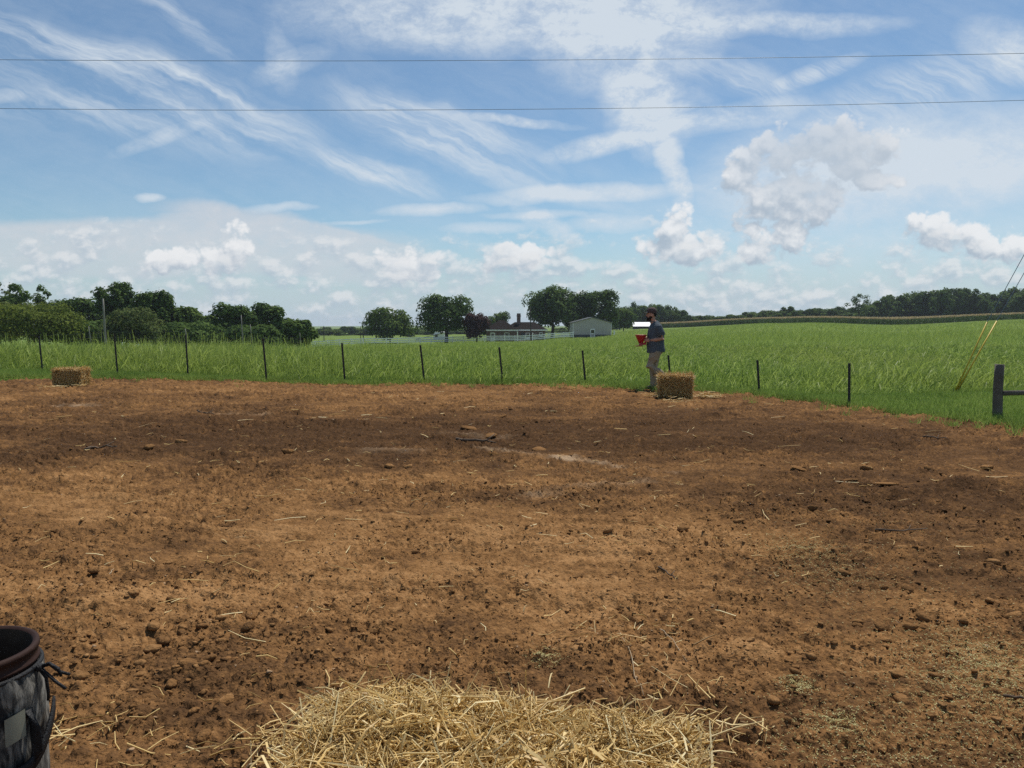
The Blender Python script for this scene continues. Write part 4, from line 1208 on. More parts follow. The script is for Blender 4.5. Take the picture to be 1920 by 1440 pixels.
# low round-rail wooden fence at the right edge
g = onground(1869, 787); root = empty('wooden_fence', g); tag(root, 'weathered round-rail wooden fence starting at the right edge', 'fence')
hp = at(1870, 683, g[1])[2]
for k in range(2):
    hh = hp * (1 if k == 0 else .97); t = np.linspace(0, 1, 7)
    b = Build().tube([(k * 2.1 + .006 * math.sin(q * 7), 0.25 * k, -.25 + (hh + .25) * q) for q in t], .072 - .006 * t, 14)
    b.obj('post', WEATHER, root, True)
zr = at(1880, 737, g[1])[2]
Build().tube([(.05, -.02, zr), (.7, .07, zr + .006), (1.4, .14, zr), (2.15, .24, zr + .004)], [.040, .038, .037, .036], 12).obj('rail', WEATHER, root, True)

# overhead power lines
def wire_px(name, label, pts, Y, rad, mat, cat, group=None, ext=1.5):
    P = np.array([at(px, py, Y) for px, py in pts])
    c = np.polyfit(P[:, 0], P[:, 2], 2)
    xs = np.linspace(P[:, 0].min() * ext, P[:, 0].max() * ext, 40)
    return tag(Build().tube(np.stack([xs, np.full(40, Y), np.polyval(c, xs)], -1), rad, 6).obj(name, mat, None, True), label, cat, group)


wire_px('power_line', 'upper overhead power line crossing the whole sky', [(0, 112), (960, 113), (1920, 100)], 26, .0075, CABLE, 'power line', 'overhead power lines')
wire_px('power_line', 'lower overhead power line crossing the whole sky', [(0, 203.5), (960, 205), (1920, 188)], 26, .0075, CABLE, 'power line', 'overhead power lines')

# guy wires with yellow guards
for k, (lab, mid, far_) in enumerate([('guy wire with yellow guard, left one of the pair near the wooden post', (1851, 604), (1920, 478)), ('guy wire with yellow guard, right one of the pair near the wooden post', (1869, 602), (1920, 512))]):
    a = onground(1787 + k * 2, 742); Y = a[1]
    m_ = at(*mid, Y + .15 * k); e = at(*far_, Y + .25 * k)
    root = empty('guy_wire', a); tag(root, lab, 'guy wire', 'guy wires by the wooden post')
    d = e - m_
    Build().tube([(0, 0, -.05), tuple(m_ - a), tuple(e - a), tuple(m_ + d * 6 - a)], .0065, 6).obj('wire', CABLE, root, True)
    Build().tube([tuple((m_ - a) * .06), tuple((m_ - a) * .5 + np.array([0, 0, -.01])), tuple(m_ - a)], .015, 8).obj('guard', YELLOW, root, True)
    Build().tube([(0, 0, -.05), (.004, 0, .12)], .015, 6).obj('anchor_rod', STEEL, root)


# utility poles
def pole(label, bx, tx, ty, Y, rad, mat=PALEPOLE, arm=None, name='utility_pole', group='utility poles along the wood', lean_y=0):
    X = (bx - 960) / F * Y; gz = float(terr(X, Y)) - .3
    T_ = at(tx, ty, Y); root = empty(name, (X, Y, gz)); tag(root, label, 'utility pole', group)
    v = T_ - np.array([X, Y, gz]); t = np.linspace(0, 1, 5)
    Build().tube([tuple(v * q) for q in t], rad * (1.1 - .35 * t), 9).obj('pole', mat, root, True)
    if arm:
        h = v[2] - .5
        Build().box((v[0], v[1] - rad, h), (arm, .12, .14)).obj('crossarm', mat, root)
        for s in (-.45, 0, .45):
            Build().tube([(v[0] + s * arm, v[1] - rad, h + .07), (v[0] + s * arm, v[1] - rad, h + .28)], [.05, .035], 6).obj('insulator', DARKPOLE, root)
    return T_


pt = [pole('tall grey utility pole at the left in front of the wood', 199, 193, 560, 92, .13),
      pole('grey utility pole second from the tall one before the russet-topped tree', 457, 452, 591, 112, .10),
      pole('short leaning pole left of the tall grey pole', 174, 166, 612, 92, .06),
      pole('leaning pole in front of the even-topped wood tree', 355, 347, 616, 94, .07),
      pole('leaning pole close right of the second grey pole', 475, 469, 608, 108, .07),
      pole('short leaning pole at the open end of the wood', 566, 562, 624, 115, .06)]
pole('far utility pole with crossarm in the gap of the wood', 608, 607, 611, 260, .14, DARKPOLE, 2.2, group='far crossarm poles')
pole('far utility pole with crossarm beside the lone olive tree', 682, 680, 602, 215, .14, DARKPOLE, 2.0, group='far crossarm poles')
pole('thin pole close left of the crossarm pole by the olive tree', 677, 676, 612, 205, .10, DARKPOLE, None, group='far crossarm poles')
pole('thin dark utility pole in front of the brick house', 996, 994, 575, 170, .12, DARKPOLE, None, group=None)
# cables along the wood
spans = [([(-60, 592), (60, 602), (193, 596)], 92), ([(-60, 622), (60, 628), (193, 624)], 92), ([(-60, 634), (60, 637), (193, 632)], 92), ([(193, 622), (270, 623), (350, 622)], 93), ([(193, 632), (270, 634), (350, 630)], 93), ([(193, 636), (270, 640), (350, 640)], 93),
         ([(193, 647), (270, 650), (350, 652)], 93), ([(350, 622), (400, 624), (455, 616)], 104), ([(350, 636), (400, 637), (455, 633)], 104), ([(455, 634), (510, 634), (565, 636)], 112), ([(455, 640), (510, 641), (565, 643)], 112)]
for i, (pp, Y) in enumerate(spans):
    P = np.array([at(*q, Y) for q in pp]); c = np.polyfit(P[:, 0], P[:, 2], 2); xs = np.linspace(P[0, 0], P[-1, 0], 14)
    o = Build().tube(np.stack([xs, np.full(14, Y), np.polyval(c, xs)], -1), .016, 5).obj('overhead_cable', WIRE, None, True)
    tag(o, 'thin sagging cable strung between the poles along the wood', 'cable', 'cables along the wood')

# white rail fence
def build_white_fence():
    A = np.array([(180 - 960) / F * 158, 158.]); M_ = np.array([(497 - 960) / F * 160, 160.]); B_ = np.array([(1075 - 960) / F * 187, 187.])
    root = empty('white_fence', (0, 0, 0)); tag(root, 'long white rail fence across the far side of the pasture', 'fence')
    pts = []
    for a, b_ in ((A, M_), (M_, B_)):
        L = np.linalg.norm(b_ - a); k = int(L / 2.5)
        pts += [a + (b_ - a) * i / k for i in range(k)]
    pts.append(B_)
    pts = np.array(pts); z = terr(pts[:, 0], pts[:, 1]) + .18
    post = Build().box((0, 0, .60), (.14, .14, 1.7)).box((0, 0, 1.47), (.18, .18, .05)).obj('post', WHITE, root)
    ob = post
    for i, (p, zz) in enumerate(zip(pts, z)):
        if i: ob = post.copy(); COL.objects.link(ob)
        ob.location = (p[0], p[1], zz)
    for i in range(len(pts) - 1):
        p, q = pts[i], pts[i + 1]; L = np.linalg.norm(q - p)
        for h in (.45, .85, 1.28):
            b = Build(); d = (q - p) / L; nrm = np.array([-d[1], d[0]]) * .04
            off = -np.array([-d[1], d[0]]) * .09
            V = []
            for e, zz in ((p + d * .003, z[i]), (q - d * .003, z[i + 1])):
                for s in (-1, 1):
                    for hz in (h - .11, h + .11): V.append((*(e + off + nrm * .5 * s), zz + hz))
            b.poly(V, [(0, 1, 3, 2), (4, 6, 7, 5), (0, 4, 5, 1), (2, 3, 7, 6), (1, 5, 7, 3), (0, 2, 6, 4)])
            b.obj('rail', WHITE, root)


build_white_fence()

# ------------------------------------------------------------------ buildings
def mat_brick(name):
    m, nt, b = new_mat(name)
    t = nt.nodes.new('ShaderNodeTexCoord'); mp = nt.nodes.new('ShaderNodeMapping'); mp.inputs['Rotation'].default_value = (math.pi / 2, 0, 0)
    lk(nt, t.outputs['Object'], mp.inputs[0])
    br = nt.nodes.new('ShaderNodeTexBrick'); lk(nt, mp.outputs[0], br.inputs[0]); br.inputs['Scale'].default_value = 4.0
    br.inputs['Color1'].default_value = (.135, .062, .048, 1); br.inputs['Color2'].default_value = (.095, .047, .038, 1); br.inputs['Mortar'].default_value = (.20, .17, .15, 1)
    br.inputs['Mortar Size'].default_value = .03
    lk(nt, br.outputs[0], b.inputs['Base Color']); b.inputs['Roughness'].default_value = .9
    return m


BRICK = mat_brick('brick')
SHINGLE = mat_plain('shingle', (0.034, 0.028, 0.025), (0.020, 0.017, 0.016), 7, 1.0, .5, 12, spec=0.0)
GLASS = mat_plain('window_glass', (0.02, 0.025, 0.03), None, 2, .08, spec=.8)
SIDING = mat_plain('grey_siding', (0.47, 0.44, 0.40), (0.43, 0.40, 0.37), 1.2, .55)
DKSIDING = mat_plain('dark_siding', (0.065, 0.075, 0.085), None, 1.2, .6)
METALROOF = mat_plain('metal_roof', (0.16, 0.17, 0.17), None, 1.2, .4, metal=.3)
CONC = mat_plain('concrete', (0.4, 0.39, 0.36), None, 2, .9)


def window(root, c, w, h, panes=2):
    f = Build()
    t = .11
    for s in (-1, 1):
        f.box((c[0] + s * (w / 2 - t / 2), c[1] - .05, c[2]), (t, .1, h)); f.box((c[0], c[1] - .052, c[2] + s * (h / 2 - t / 2)), (w - 2 * t, .1, t))
    fo = f.obj('window', WHITE, root)
    for k in range(panes):
        pw = (w - 2 * t) / panes
        Build().box((c[0] - w / 2 + t + pw * (k + .5), c[1] - .015, c[2]), (pw - .05, .03, h - 2 * t)).obj('pane', GLASS, fo)
    Build().box((c[0], c[1] - .09, c[2] - h / 2 - .04), (w + .2, .18, .07)).obj('sill', WHITE, fo)
    return fo


def hip_roof(x0, x1, y0, y1, z, h, ridge_in, name, root, over=.5):
    """hip roof over a rectangle, ridge along the longer side"""
    x0 -= over; x1 += over; y0 -= over; y1 += over
    yc = (y0 + y1) / 2
    V = [(x0, y0, z), (x1, y0, z), (x1, y1, z), (x0, y1, z), (x0 + ridge_in, yc, z + h), (x1 - ridge_in, yc, z + h), (x0, y0, z - .12), (x1, y0, z - .12), (x1, y1, z - .12), (x0, y1, z - .12)]
    fs = [(0, 1, 5, 4), (1, 2, 5), (2, 3, 4, 5), (3, 0, 4), (6, 9, 8, 7), (0, 6, 7, 1), (1, 7, 8, 2), (2, 8, 9, 3), (3, 9, 6, 0)]
    return Build().poly(V, fs).obj(name, SHINGLE, root)


def build_house():
    Y = 190.0
    k = Y / F
    X0 = (915 - 960) * k; g = at(940, 640, Y)[2]
    root = empty('brick_house', (0, Y, g)); tag(root, 'low red brick house with dark hip roofs, white trim and a tall chimney', 'house')
    def X(px): return (px - 960) * k
    def Z(py): return at(960, py, Y)[2] - g
    eave = Z(618.5); 
    wx0, wx1 = X(912), X(968)       # left wing, nearer
    mx1 = X(1024)                   # main block, further back
    Build().box(((wx0 + wx1) / 2, 4, (eave - .15) / 2 - .4), (wx1 - wx0, 8, eave - .15 + .8)).obj('wall', BRICK, root)
    Build().box(((wx1 + mx1) / 2 - .02, 8, (eave - .15) / 2 - .4), (mx1 - wx1 + .04 - .1, 9, eave - .15 + .8)).obj('wall', BRICK, root)
    hip_roof(wx0, wx1, 0, 9, eave, Z(600) - eave, 3.6, 'roof', root)
    rf = hip_roof(X(945), mx1, 3.5, 13, eave + .02, Z(604) - eave, 3.2, 'roof', root)
    for (a, b_, yy) in ((wx0 - .5, wx1 + .5, -.53), (wx1 + .55, mx1 + .5, 2.97)):
        Build().box(((a + b_) / 2, yy, eave - .10), (b_ - a, .05, .30)).obj('fascia', WHITE, root)
    ch = Build().box((X(973), 7, Z(600) - .6), (.95, .95, 4.6)).box((X(973), 7, Z(592)), (1.15, 1.15, .22)).box((X(973), 7, Z(590.5)), (.5, .5, .5))
    ch.obj('chimney', BRICK, rf)
    # porch posts, door, windows
    Build().box((X(968) + .3, -.25, (eave - .3) / 2 - .2), (.26, .26, eave - .1)).obj('porch_post', WHITE, root)
    d = Build().box((X(924), -.04, 1.0), (1.15, .08, 2.3)).obj('door', WHITE, root)
    Build().box((X(924), -.10, 1.45), (.7, .04, .9)).obj('pane', GLASS, d)
    Build().box((X(924) + .45, -.12, .95), (.08, .06, .12)).obj('handle', STEEL, d)
    window(root, (X(950), 0, 1.25), 1.25, 1.75)
    window(root, (X(990), 3.5, 1.35), 1.0, 1.4)
    window(root, (X(1015), 3.5, 1.75), .85, .8, 1)
    Build().box((X(981), 3.46, 1.0), (1.0, .07, 2.1)).obj('door', DKSIDING, root)
    Build().box((X(999), 1.2, 1.0), (.22, .22, 2.2)).obj('porch_post', WHITE, root)
    Build().box((X(984), 1.2, -.05), (4.2, 4.4, .3)).obj('porch_slab', CONC, root)


def build_shed():
    Y = 190.0; k = Y / F; g = at(1110, 633, Y)[2]
    root = empty('metal_shed', (0, Y, g)); tag(root, 'grey metal shed with dark wainscot, white door and low gable', 'shed')
    def X(px): return (px - 960) * k
    def Z(py): return at(960, py, Y)[2] - g
    x0, x1, xa = X(1074), X(1146), X(1110); ze = Z(605); za = Z(595.5); wn = Z(627.5); D = 11.0
    for i in range(18):             # vertical ribbed panels of the gable end
        a, b_ = x0 + (x1 - x0) * i / 18, x0 + (x1 - x0) * (i + 1) / 18
        def zt(x): return ze + (za - ze) * (1 - abs(x - xa) / (xa - x0))
        xs = sorted({a, b_, xa} if a < xa < b_ else {a, b_})
        V = []; n = len(xs)
        for yy in (0.0 + .02 * (i % 2), .25):
            V += [(q, yy, wn + .002) for q in xs] + [(q, yy, zt(q) - .003) for q in xs]
        fs = []
        for j in range(n - 1):
            fs.append((j, j + 1, n + j + 1, n + j))
        Build().poly(V, fs).obj('panel', SIDING, root)
    Build().box(((x0 + x1) / 2, D / 2, (wn - 1) / 2), (x1 - x0, D, wn + 1)).obj('wainscot', DKSIDING, root)
    V = [(x0, .26, wn), (x1, .26, wn), (x1, .26, ze), (xa, .26, za), (x0, .26, ze), (x0, D, wn), (x1, D, wn), (x1, D, ze), (xa, D, za), (x0, D, ze)]
    Build().poly(V, [(0, 1, 2, 3, 4), (5, 9, 8, 7, 6), (0, 4, 9, 5), (1, 6, 7, 2)]).obj('wall', SIDING, root)
    for s, a in ((-1, x0), (1, x1)):
        e = a + s * .35; ez = ze - .35 * (za - ze) / (xa - x0)
        V = [(xa, -.3, za + .02), (e, -.3, ez + .02), (e, D + .3, ez + .02), (xa, D + .3, za + .02), (xa, -.3, za + .14), (e, -.3, ez + .14), (e, D + .3, ez + .14), (xa, D + .3, za + .14)]
        Build().poly(V, [(0, 1, 2, 3), (4, 7, 6, 5), (0, 4, 5, 1), (1, 5, 6, 2), (2, 6, 7, 3)]).obj('roof', METALROOF, root)
        Build().box((a - s * .05, -.05, (ze + wn) / 2 - .05), (.12, .1, ze - wn)).obj('corner_trim', WHITE, root)
    d = Build().box((xa + .1, -.06, 1.05), (1.15, .1, 2.2)).obj('door', WHITE, root)
    for zz in (.55, 1.5):
        Build().box((xa + .1, -.125, zz), (.78, .03, .78)).obj('pane', SIDING if zz < 1 else GLASS, d)
    Build().box((xa + .55, -.14, 1.02), (.08, .06, .12)).obj('handle', STEEL, d)
    b = Build().box((X(1149.5), .2, .75), (.34, .3, 1.7)).box((X(1149.5), .2, 1.64), (.42, .38, .08))
    tag(b.obj('gate_post', WHITE), 'white gate post beside the right corner of the grey shed', 'post').location = (0, Y - 2, g + .1)
    r2 = empty('white_fence', (0, Y + 18, at(1050, 633, Y + 18)[2])); tag(r2, 'short white rail fence glimpsed between the house and the shed', 'fence')
    for px in (1027, 1040, 1053, 1066):
        Build().box(((px - 960) / F * (Y + 18), 0, .6), (.14, .14, 1.4)).obj('post', WHITE, r2)
    for h in (.55, 1.1):
        Build().box(((1046.5 - 960) / F * (Y + 18), -.09, h), (39 / F * (Y + 18), .04, .18)).obj('rail', WHITE, r2)


def build_far_buildings():
    Y = 300.0; k = Y / F
    g = at(1205, 619, Y)[2]; root = empty('barn', ((1205 - 960) * k, Y, g)); tag(root, 'low far barn with bright white metal roof behind the person', 'barn')
    Build().box((0, 4, .5), (5.6, 7, 2.2)).obj('wall', DARKPOLE, root)
    V = [(-3.9, -.4, 1.45), (3.3, -.4, 1.45), (3.3, 4, 3.1), (-5.6 + 1, 4, 3.1), (3.3, 8.4, 1.45), (-3.9, 8.4, 1.45)]
    Build().poly(V, [(0, 1, 2, 3), (3, 2, 4, 5)]).obj('roof', WHITE, root)
    Build().lathe([(0.01, .9), (.28, .7), (.30, 0)], 8, (-4.0, 4, 3.1)).obj('roof_vent', WHITE, root)
    Y = 250.0; k = Y / F
    g = at(815, 634, Y)[2]; root = empty('outbuilding', ((815 - 960) * k, Y, g)); tag(root, 'pale low outbuilding half hidden behind the big dark tree', 'building')
    Build().box((1.4, 3, .8), (3.6, 6, 2.4)).obj('wall', WHITE, root)
    V = [(-6, -.4, -.3), (3.4, -.4, 1.9), (3.4, 6.4, 1.9), (-6, 6.4, -.3), (-6, -.4, -.45), (3.4, -.4, 1.78), (3.4, 6.4, 1.78), (-6, 6.4, -.45)]
    Build().poly(V, [(0, 1, 2, 3), (4, 7, 6, 5), (0, 4, 5, 1), (1, 5, 6, 2), (2, 6, 7, 3), (3, 7, 4, 0)]).obj('roof', mat_plain('pale_roof', (.36, .35, .33), None, 2, .8), root)
    Build().box((.6, -.04, .75), (.8, .06, 1.0)).obj('window', GLASS, root)


build_house()
build_shed()
build_far_buildings()

# ------------------------------------------------------------------ person
SKIN = mat_plain('skin', (0.50, 0.28, 0.19), (0.42, 0.22, 0.145), 12, .55)
SHIRT = mat_plain('shirt_cloth', (0.085, 0.105, 0.122), (0.065, 0.082, 0.098), 9, .95, .4, 25)
KHAKI = mat_plain('khaki_cloth', (0.36, 0.29, 0.20), (0.27, 0.22, 0.15), 8, .95, .5, 22)
HAIR = mat_plain('beard_hair', (0.020, 0.014, 0.010), None, 40, .8, .6, 120)
CAPM = mat_plain('cap_cloth', (0.10, 0.066, 0.060), (0.075, 0.05, 0.046), 20, .9)
BRIM = mat_plain('cap_brim', (0.22, 0.20, 0.17), None, 20, .9)
BOOT = mat_plain('boot_leather', (0.035, 0.030, 0.026), None, 20, .7)
RED = mat_plain('red_plastic', (0.42, 0.018, 0.022), (0.36, 0.015, 0.02), 5, .38, spec=.5)


def remesh(o, vox, it=6):
    r = o.modifiers.new('remesh', 'REMESH'); r.mode = 'VOXEL'; r.voxel_size = vox; r.use_smooth_shade = True
    s = o.modifiers.new('smooth', 'SMOOTH'); s.factor = .5; s.iterations = it
    return o


def build_person():
    g = onground(1224, 730)
    root = empty('person', (g[0], g[1], float(soil_h(g[:1], g[1:2])[0]) + .005))
    tag(root, 'bearded man in cap, dark tee shirt and khaki trousers striding leftwards, holding a red spreader', 'person')
    # x: -1 is where he faces; y: negative is towards the viewer
    head = (-.055, 0, 1.685)
    b = Build()
    b.ellipsoid(head, (.098, .076, .118))                                 # skull
    b.ellipsoid((head[0] - .042, 0, head[2] - .062), (.062, .056, .066))   # jaw
    b.tube([(-.145, 0, 1.70), (-.172, 0, 1.668), (-.158, 0, 1.655)], [.012, .020, .013], 8)   # nose
    b.ellipsoid((-.137, 0, 1.714), (.018, .055, .012))                    # brow
    b.ellipsoid((-.140, 0, 1.622), (.016, .026, .010))                    # mouth
    for s in (-1, 1):
        b.ellipsoid((-.035, s * .078, 1.678), (.026, .010, .036))         # ears
    b.tube([(-.03, 0, 1.60), (-.005, 0, 1.53), (.02, 0, 1.44)], [.062, .064, .085], 12)
    # trunk
    b.tube([(.03, 0, 1.48), (.03, 0, 1.40), (.03, 0, 1.25), (.035, 0, 1.08), (.05, 0, .95), (.06, 0, .84)], [.12, .19, .195, .18, .185, .17], 16, [.085, .125, .145, .15, .145, .125], up=(1, 0, 0))
    # arms: near (viewer side) and far, both bent, hands on the spreader
    arms = {-1: [(.075, -.215, 1.40), (.13, -.255, 1.27), (.165, -.245, 1.16), (.02, -.20, 1.13), (-.085, -.135, 1.115)],
            1: [(.06, .205, 1.40), (.09, .25, 1.26), (.08, .25, 1.15), (-.07, .17, 1.16), (-.17, .10, 1.16)]}
    for s, A in arms.items():
        b.tube(A, [.062, .054, .047, .043, .030], 12)
        w = np.array(A[-1]); d = np.array(A[-1]) - np.array(A[-2]); d /= np.linalg.norm(d)
        p = w + d * .05
        b.ellipsoid(tuple(p), (.05, .022, .042), 10, 7)                   # palm
        for i in range(4):                                                # fingers, unequal and curled in
            z0 = p[2] + .030 - i * .020; L = (.060, .068, .064, .050)[i]
            a0 = np.array([p[0] - .035, p[1], z0])
            b.tube([a0, a0 + [-L * .5, -s * .012, 0], a0 + [-L * .8, -s * .035, -.004], a0 + [-L * .7, -s * .055, -.008]], [.0100, .0095, .0085, .0075], 7)
        a0 = np.array([p[0] + .005, p[1] - s * .012, p[2] + .035])
        b.tube([a0, a0 + [-.025, -s * .015, .018], a0 + [-.055, -s * .025, .012]], [.012, .0105, .009], 7)   # thumb
    # legs: far leg carries the weight, near leg swings with the knee bent
    legs = {1: [(.06, .085, .88), (.045, .09, .68), (.025, .09, .50), (.03, .09, .30), (.035, .09, .09)],
            -1: [(.055, -.09, .88), (-.02, -.095, .70), (-.10, -.095, .545), (.06, -.095, .43), (.185, -.095, .345)]}
    for s, A in legs.items():
        b.tube(A, [.098, .084, .062, .056, .042], 12)
    remesh(b.obj('body', SKIN, root), .0065, 4)
    # eyes
    for s in (-1, 1):
        Build().ellipsoid((-.143, s * .031, 1.695), (.011, .013, .009)).obj('eye', HAIR, root, True)
    # clothing
    t = Build()
    t.tube([(.005, 0, 1.525), (.03, 0, 1.475), (.04, 0, 1.40), (.045, 0, 1.25), (.04, 0, 1.08), (.055, 0, .93), (.06, 0, .84)], [.075, .15, .215, .22, .205, .208, .212], 20, [.075, .11, .155, .182, .196, .200, .203], up=(1, 0, 0))
    for s, A in arms.items():
        A = np.array(A); t.tube([A[0] + [-.02, -s * .06, .03], A[0], A[1], A[1] * .6 + A[2] * .4], [.075, .083, .080, .078], 14)
    o = t.obj('shirt', SHIRT, root)
    remesh(o, .013, 5)
    dsp = bpy.data.textures.new('shirt_folds', 'CLOUDS'); dsp.noise_scale = .09
    dm = o.modifiers.new('folds', 'DISPLACE'); dm.texture = dsp; dm.strength = .022; dm.mid_level = .5
    t = Build()
    t.tube([(.06, 0, .97), (.06, 0, .90), (.055, 0, .80)], [.185, .19, .165], 18, [.165, .17, .13], up=(1, 0, 0))
    L = legs[1]; t.tube([L[0], L[1], L[2], L[3], (.035, .09, .10), (.035, .09, .055)], [.118, .108, .092, .084, .082, .084], 14)
    L = legs[-1]; t.tube([L[0], L[1], L[2], L[3], L[4]], [.125, .115, .098, .086, .080], 14)
    o = t.obj('trousers', KHAKI, root); remesh(o, .013, 4)
    dsp = bpy.data.textures.new('trouser_folds', 'CLOUDS'); dsp.noise_scale = .06
    dm = o.modifiers.new('folds', 'DISPLACE'); dm.texture = dsp; dm.strength = .028; dm.mid_level = .5
    Build().lathe([(.06, 0), (.068, .01), (.068, .018)], 16, (.0, 0, 1.515)).obj('collar', SHIRT, root, True)
    # boots
    t = Build()
    t.tube([(.07, .09, .10), (.06, .09, .05), (.0, .09, .045), (-.09, .09, .042), (-.145, .09, .036)], [.05, .055, .052, .048, .034], 12, [.05, .055, .045, .042, .033])
    remesh(t.obj('boot', BOOT, root), .011, 3)
    t = Build()
    t.tube([(.165, -.095, .37), (.215, -.095, .35), (.215, -.095, .30), (.195, -.095, .215), (.18, -.095, .165)], [.048, .055, .05, .046, .032], 12)
    remesh(t.obj('boot', BOOT, root), .011, 3)
    # beard, hair, cap
    t = Build(); t.ellipsoid((-.108, 0, 1.592), (.058, .060, .062)); t.ellipsoid((-.075, 0, 1.63), (.055, .081, .045)); t.ellipsoid((-.145, 0, 1.636), (.022, .036, .010))
    remesh(t.obj('beard', HAIR, root), .009, 2)
    t = Build(); t.ellipsoid((-.02, 0, 1.70), (.088, .085, .075)); remesh(t.obj('hair', HAIR, root), .010, 2)
    cp = Build()
    V = []; n, m = 24, 8
    prof = [(1.0, 0), (1.01, .03), (.97, .065), (.84, .095), (.60, .115), (.30, .124), (.02, .127)]
    cp.add([(-.048 + r * .112 * math.cos(2 * math.pi * k / n), r * .092 * math.sin(2 * math.pi * k / n), 1.722 + z) for r, z in prof for k in range(n)],
           [(i * n + k, i * n + (k + 1) % n, (i + 1) * n + (k + 1) % n, (i + 1) * n + k) for i in range(len(prof) - 1) for k in range(n)])
    co = cp.obj('cap', CAPM, root, True)
    br = Build(); V = []; fs = []
    for i in range(9):
        y = -.075 + .15 * i / 8; q = 1 - (y / .085) ** 2
        for zz in (0, .007):
            V.append((-.125 - .0, y, 1.728 + zz - .0 * q)); V.append((-.135 - .095 * math.sqrt(max(q, 0)), y, 1.722 + zz - 1.2 * y * y))
    for i in range(8):
        a = i * 4
        fs += [(a, a + 1, a + 5, a + 4), (a + 2, a + 6, a + 7, a + 3), (a + 1, a + 3, a + 7, a + 5)]
    br.poly(V, fs).obj('brim', BRIM, co, True)
    # the spreader he holds
    sp = empty('seed_spreader', tuple(np.array(root.location) + np.array([-.29, -.03, 1.0]))); tag(sp, 'red hand-crank seed spreader held in front of the man', 'seed spreader')
    h = Build(); n = 28
    prof = [(.035, .045), (.05, .055), (.115, .195), (.128, .225), (.135, .228), (.132, .236), (.122, .232), (.108, .198), (.045, .06)]
    h.add([(r * 1.0 * math.cos(2 * math.pi * k / n), r * .9 * math.sin(2 * math.pi * k / n), z) for r, z in prof for k in range(n)],
          [(i * n + k, i * n + (k + 1) % n, (i + 1) * n + (k + 1) % n, (i + 1) * n + k) for i in range(len(prof) - 1) for k in range(n)])
    h.obj('hopper', RED, sp, True)
    Build().tube([(0, 0, .0), (0, 0, .05)], [.05, .04], 14).box((.045, 0, .035), (.15, .07, .05)).obj('gearbox', RED, sp)
    Build().lathe([(.0, -.012), (.085, -.018), (.09, -.002), (.0, .002)], 20, (-.04, 0, -.005)).obj('spinner', RED, sp, True)
    Build().tube([(.08, .0, .03), (.11, 0, .07), (.12, 0, .15)], [.016, .015, .016], 8).obj('grip', RED, sp, True)
    Build().tube([(.03, -.05, .03), (.03, -.085, .03), (.09, -.09, .08), (.09, -.13, .08)], [.008, .008, .008, .012], 8).obj('crank', RED, sp, True)


build_person()

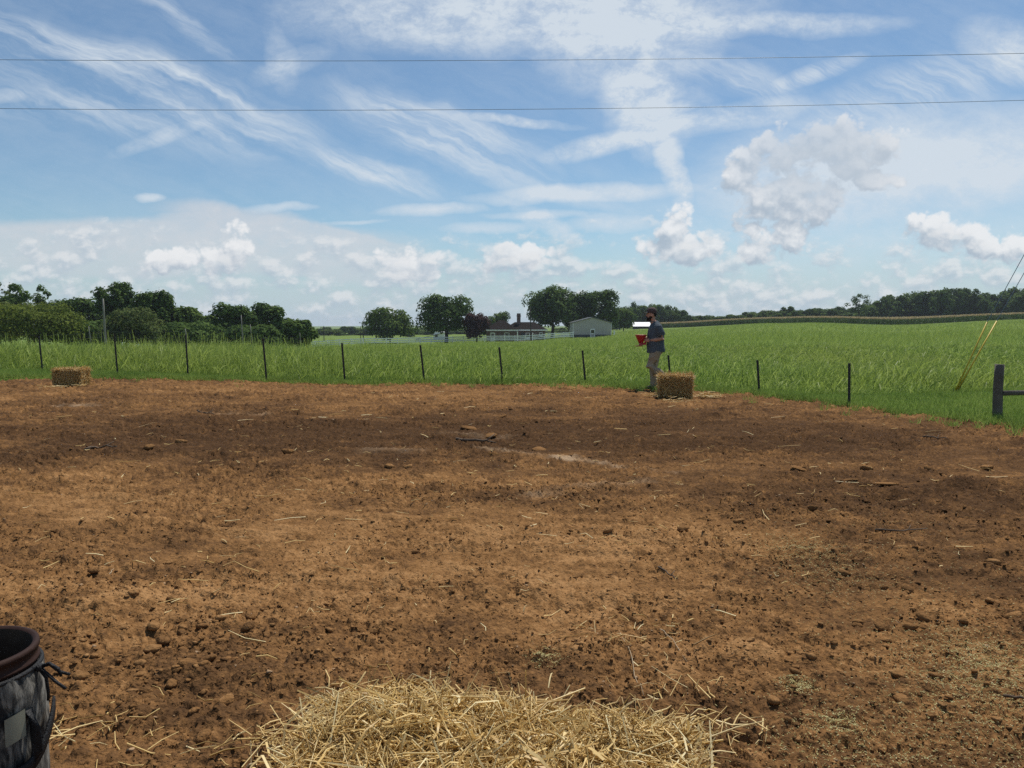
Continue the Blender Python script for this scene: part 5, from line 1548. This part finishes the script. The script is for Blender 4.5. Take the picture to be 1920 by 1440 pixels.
# ------------------------------------------------------------------ bucket
def build_bucket():
    m, nt, b = new_mat('bark_camouflage')
    t = nt.nodes.new('ShaderNodeTexCoord'); mp = nt.nodes.new('ShaderNodeMapping'); mp.inputs['Scale'].default_value = (14, 14, 3.2)
    lk(nt, t.outputs['Object'], mp.inputs[0])
    n1 = noise_node(nt, 2.2, 7, .68, mp.outputs[0]); n1n = n1.node; n1n.inputs['Distortion'].default_value = 1.3
    lk(nt, ramp_node(nt, n1, [(.40, (.006, .006, .006)), (.47, (.045, .042, .036)), (.54, (.13, .12, .10)), (.66, (.26, .245, .215))]), b.inputs['Base Color'])
    b.inputs['Roughness'].default_value = .85
    bn = nt.nodes.new('ShaderNodeBump'); bn.inputs['Strength'].default_value = .5; bn.inputs['Distance'].default_value = .006
    lk(nt, noise_node(nt, 9, 4, .6, mp.outputs[0]), bn.inputs['Height']); lk(nt, bn.outputs[0], b.inputs['Normal'])
    BLK = mat_plain('black_webbing', (.008, .008, .009), (.014, .014, .015), 60, .6, .4, 200)
    BRN = mat_plain('brown_plastic', (.040, .019, .013), (.027, .013, .010), 8, .7, .15, 60, .15)
    INS = mat_plain('bucket_inside', (.075, .05, .03), (.03, .02, .014), 6, .9, .5, 30)
    TAGM = mat_plain('pale_patch', (.30, .29, .21), (.20, .19, .14), 12, .9)
    root = empty('bucket', (-1.50, 2.06, 0.0)); tag(root, 'tall bucket in bark camouflage sleeve with brown rim and black strap at the left edge', 'bucket')
    H = .60
    R0 = .168
    Build().lathe([(R0 - .012, H), (R0 - .018, H - .1), (R0 - .03, .05), (.0, .05)], 56).obj('inside', INS, root, True)
    Build().lathe([(R0 - .012, H), (R0 - .006, H + .006), (R0 + .004, H + .004), (R0 + .006, H - .008), (R0 + .001, H - .011), (R0 + .001, H - .032), (R0 + .005, H - .035), (R0 + .005, H - .040), (R0, H - .044), (R0 - .004, H - .10)], 64).obj('rim', BRN, root, True)
    n = 96; V = []; fs = []
    zs = np.linspace(H - .050, 0.0, 26)
    for i, z in enumerate(zs):
        for k in range(n):
            a = 2 * math.pi * k / n
            r = R0 + .006 + .010 * math.sin(min(1, i / 3) * math.pi / 2) - .035 * max(0, (H * .45 - z) / (H * .45)) ** 1.5
            r += .0045 * math.sin(a * 26 + math.sin(a * 7) * 2) * math.exp(-i / 3.0) + .003 * math.sin(a * 5 + z * 30) + .002 * math.sin(a * 13 - z * 45)
            V.append((r * math.cos(a), r * math.sin(a), z))
    for i in range(25):
        for k in range(n): fs.append((i * n + k, i * n + (k + 1) % n, (i + 1) * n + (k + 1) % n, (i + 1) * n + k))
    Build().poly(V, fs).obj('sleeve', m, root, True)
    # drawstring below the rim with a knot and loose ends
    a = np.linspace(0, 2 * math.pi, 49)
    Build().tube(np.stack([(R0 + .008) * np.cos(a), (R0 + .008) * np.sin(a), np.full(49, H - .052)], -1), .0065, 8).obj('drawstring', BLK, root, True)
    k0 = np.array([(R0 + .014) * math.cos(.15), (R0 + .014) * math.sin(.15), H - .058])
    ks = Build().ellipsoid(tuple(k0), (.014, .014, .012))
    for e in ([(.03, .0, .012), (.055, .0, -.004), (.062, .0, -.026)], [(.03, -.01, -.014), (.055, -.015, -.034), (.085, -.02, -.052)], [(.02, .0, -.03), (.024, .0, -.07), (.022, .0, -.095)], [(.025, .01, .004), (.05, .015, -.02), (.075, .02, -.03)]):
        ks.tube([k0] + [k0 + np.array(q) for q in e], [.005, .0045, .0045, .004], 6)
    ks.obj('knot', BLK, root, True)
    # strap slung round the body, sagging towards the viewer
    a = np.linspace(-2.9, .35, 40); zc = H - .155 - .13 * np.exp(-((a + 1.35) / 1.0) ** 2) - .10 * np.exp(-((a + .3) / .5) ** 2)
    rr = R0 + .026 + .012 * np.exp(-((a) / .5) ** 2)
    V = []; fs = []
    for i in range(40):
        for dr, dz in ((0, -.021), (.007, -.018), (.007, .018), (0, .021)):
            V.append(((rr[i] + dr) * math.cos(a[i]), (rr[i] + dr) * math.sin(a[i]), zc[i] + dz))
    for i in range(39):
        for k in range(4): fs.append((i * 4 + k, i * 4 + (k + 1) % 4, i * 4 + 4 + (k + 1) % 4, i * 4 + 4 + k))
    Build().poly(V, fs).obj('strap', BLK, root, True)
    # side loop
    Build().tube([(R0 + .015, -.03, H - .15), (R0 + .034, -.035, H - .20), (R0 + .040, -.04, H - .26), (R0 + .024, -.05, H - .31)], [.014, .016, .016, .014], 8, .006).obj('strap_loop', BLK, root, True)
    # pale patch sewn on the sleeve
    V = []; fs = []
    for i in range(5):
        for j in range(5):
            aa = -.55 + .30 * j / 4; z = H - .145 - .075 * i / 4 + .006 * j / 4
            V.append(((R0 + .0225) * math.cos(aa), (R0 + .0225) * math.sin(aa), z))
    for i in range(4):
        for j in range(4): fs.append((i * 5 + j, i * 5 + j + 1, i * 5 + j + 6, i * 5 + j + 5))
    Build().poly(V, fs).obj('patch', TAGM, root, True)


build_bucket()


# ------------------------------------------------------------------ air
def build_haze():
    m = bpy.data.materials.new('haze_air'); m.use_nodes = True; nt = m.node_tree
    nt.nodes.clear()
    vol = nt.nodes.new('ShaderNodeVolumePrincipled'); out = nt.nodes.new('ShaderNodeOutputMaterial')
    vol.inputs['Color'].default_value = (0.80, 0.88, 1.0, 1); vol.inputs['Density'].default_value = HAZE
    vol.inputs['Anisotropy'].default_value = 0.2
    lk(nt, vol.outputs[0], out.inputs['Volume'])
    o = Build().box((0, 1780, 2), (7400, 3720, 38)).obj('haze', m)
    tag(o, 'thin summer haze over the fields', 'haze', kind='stuff')


HAZE = 0.00015
build_haze()
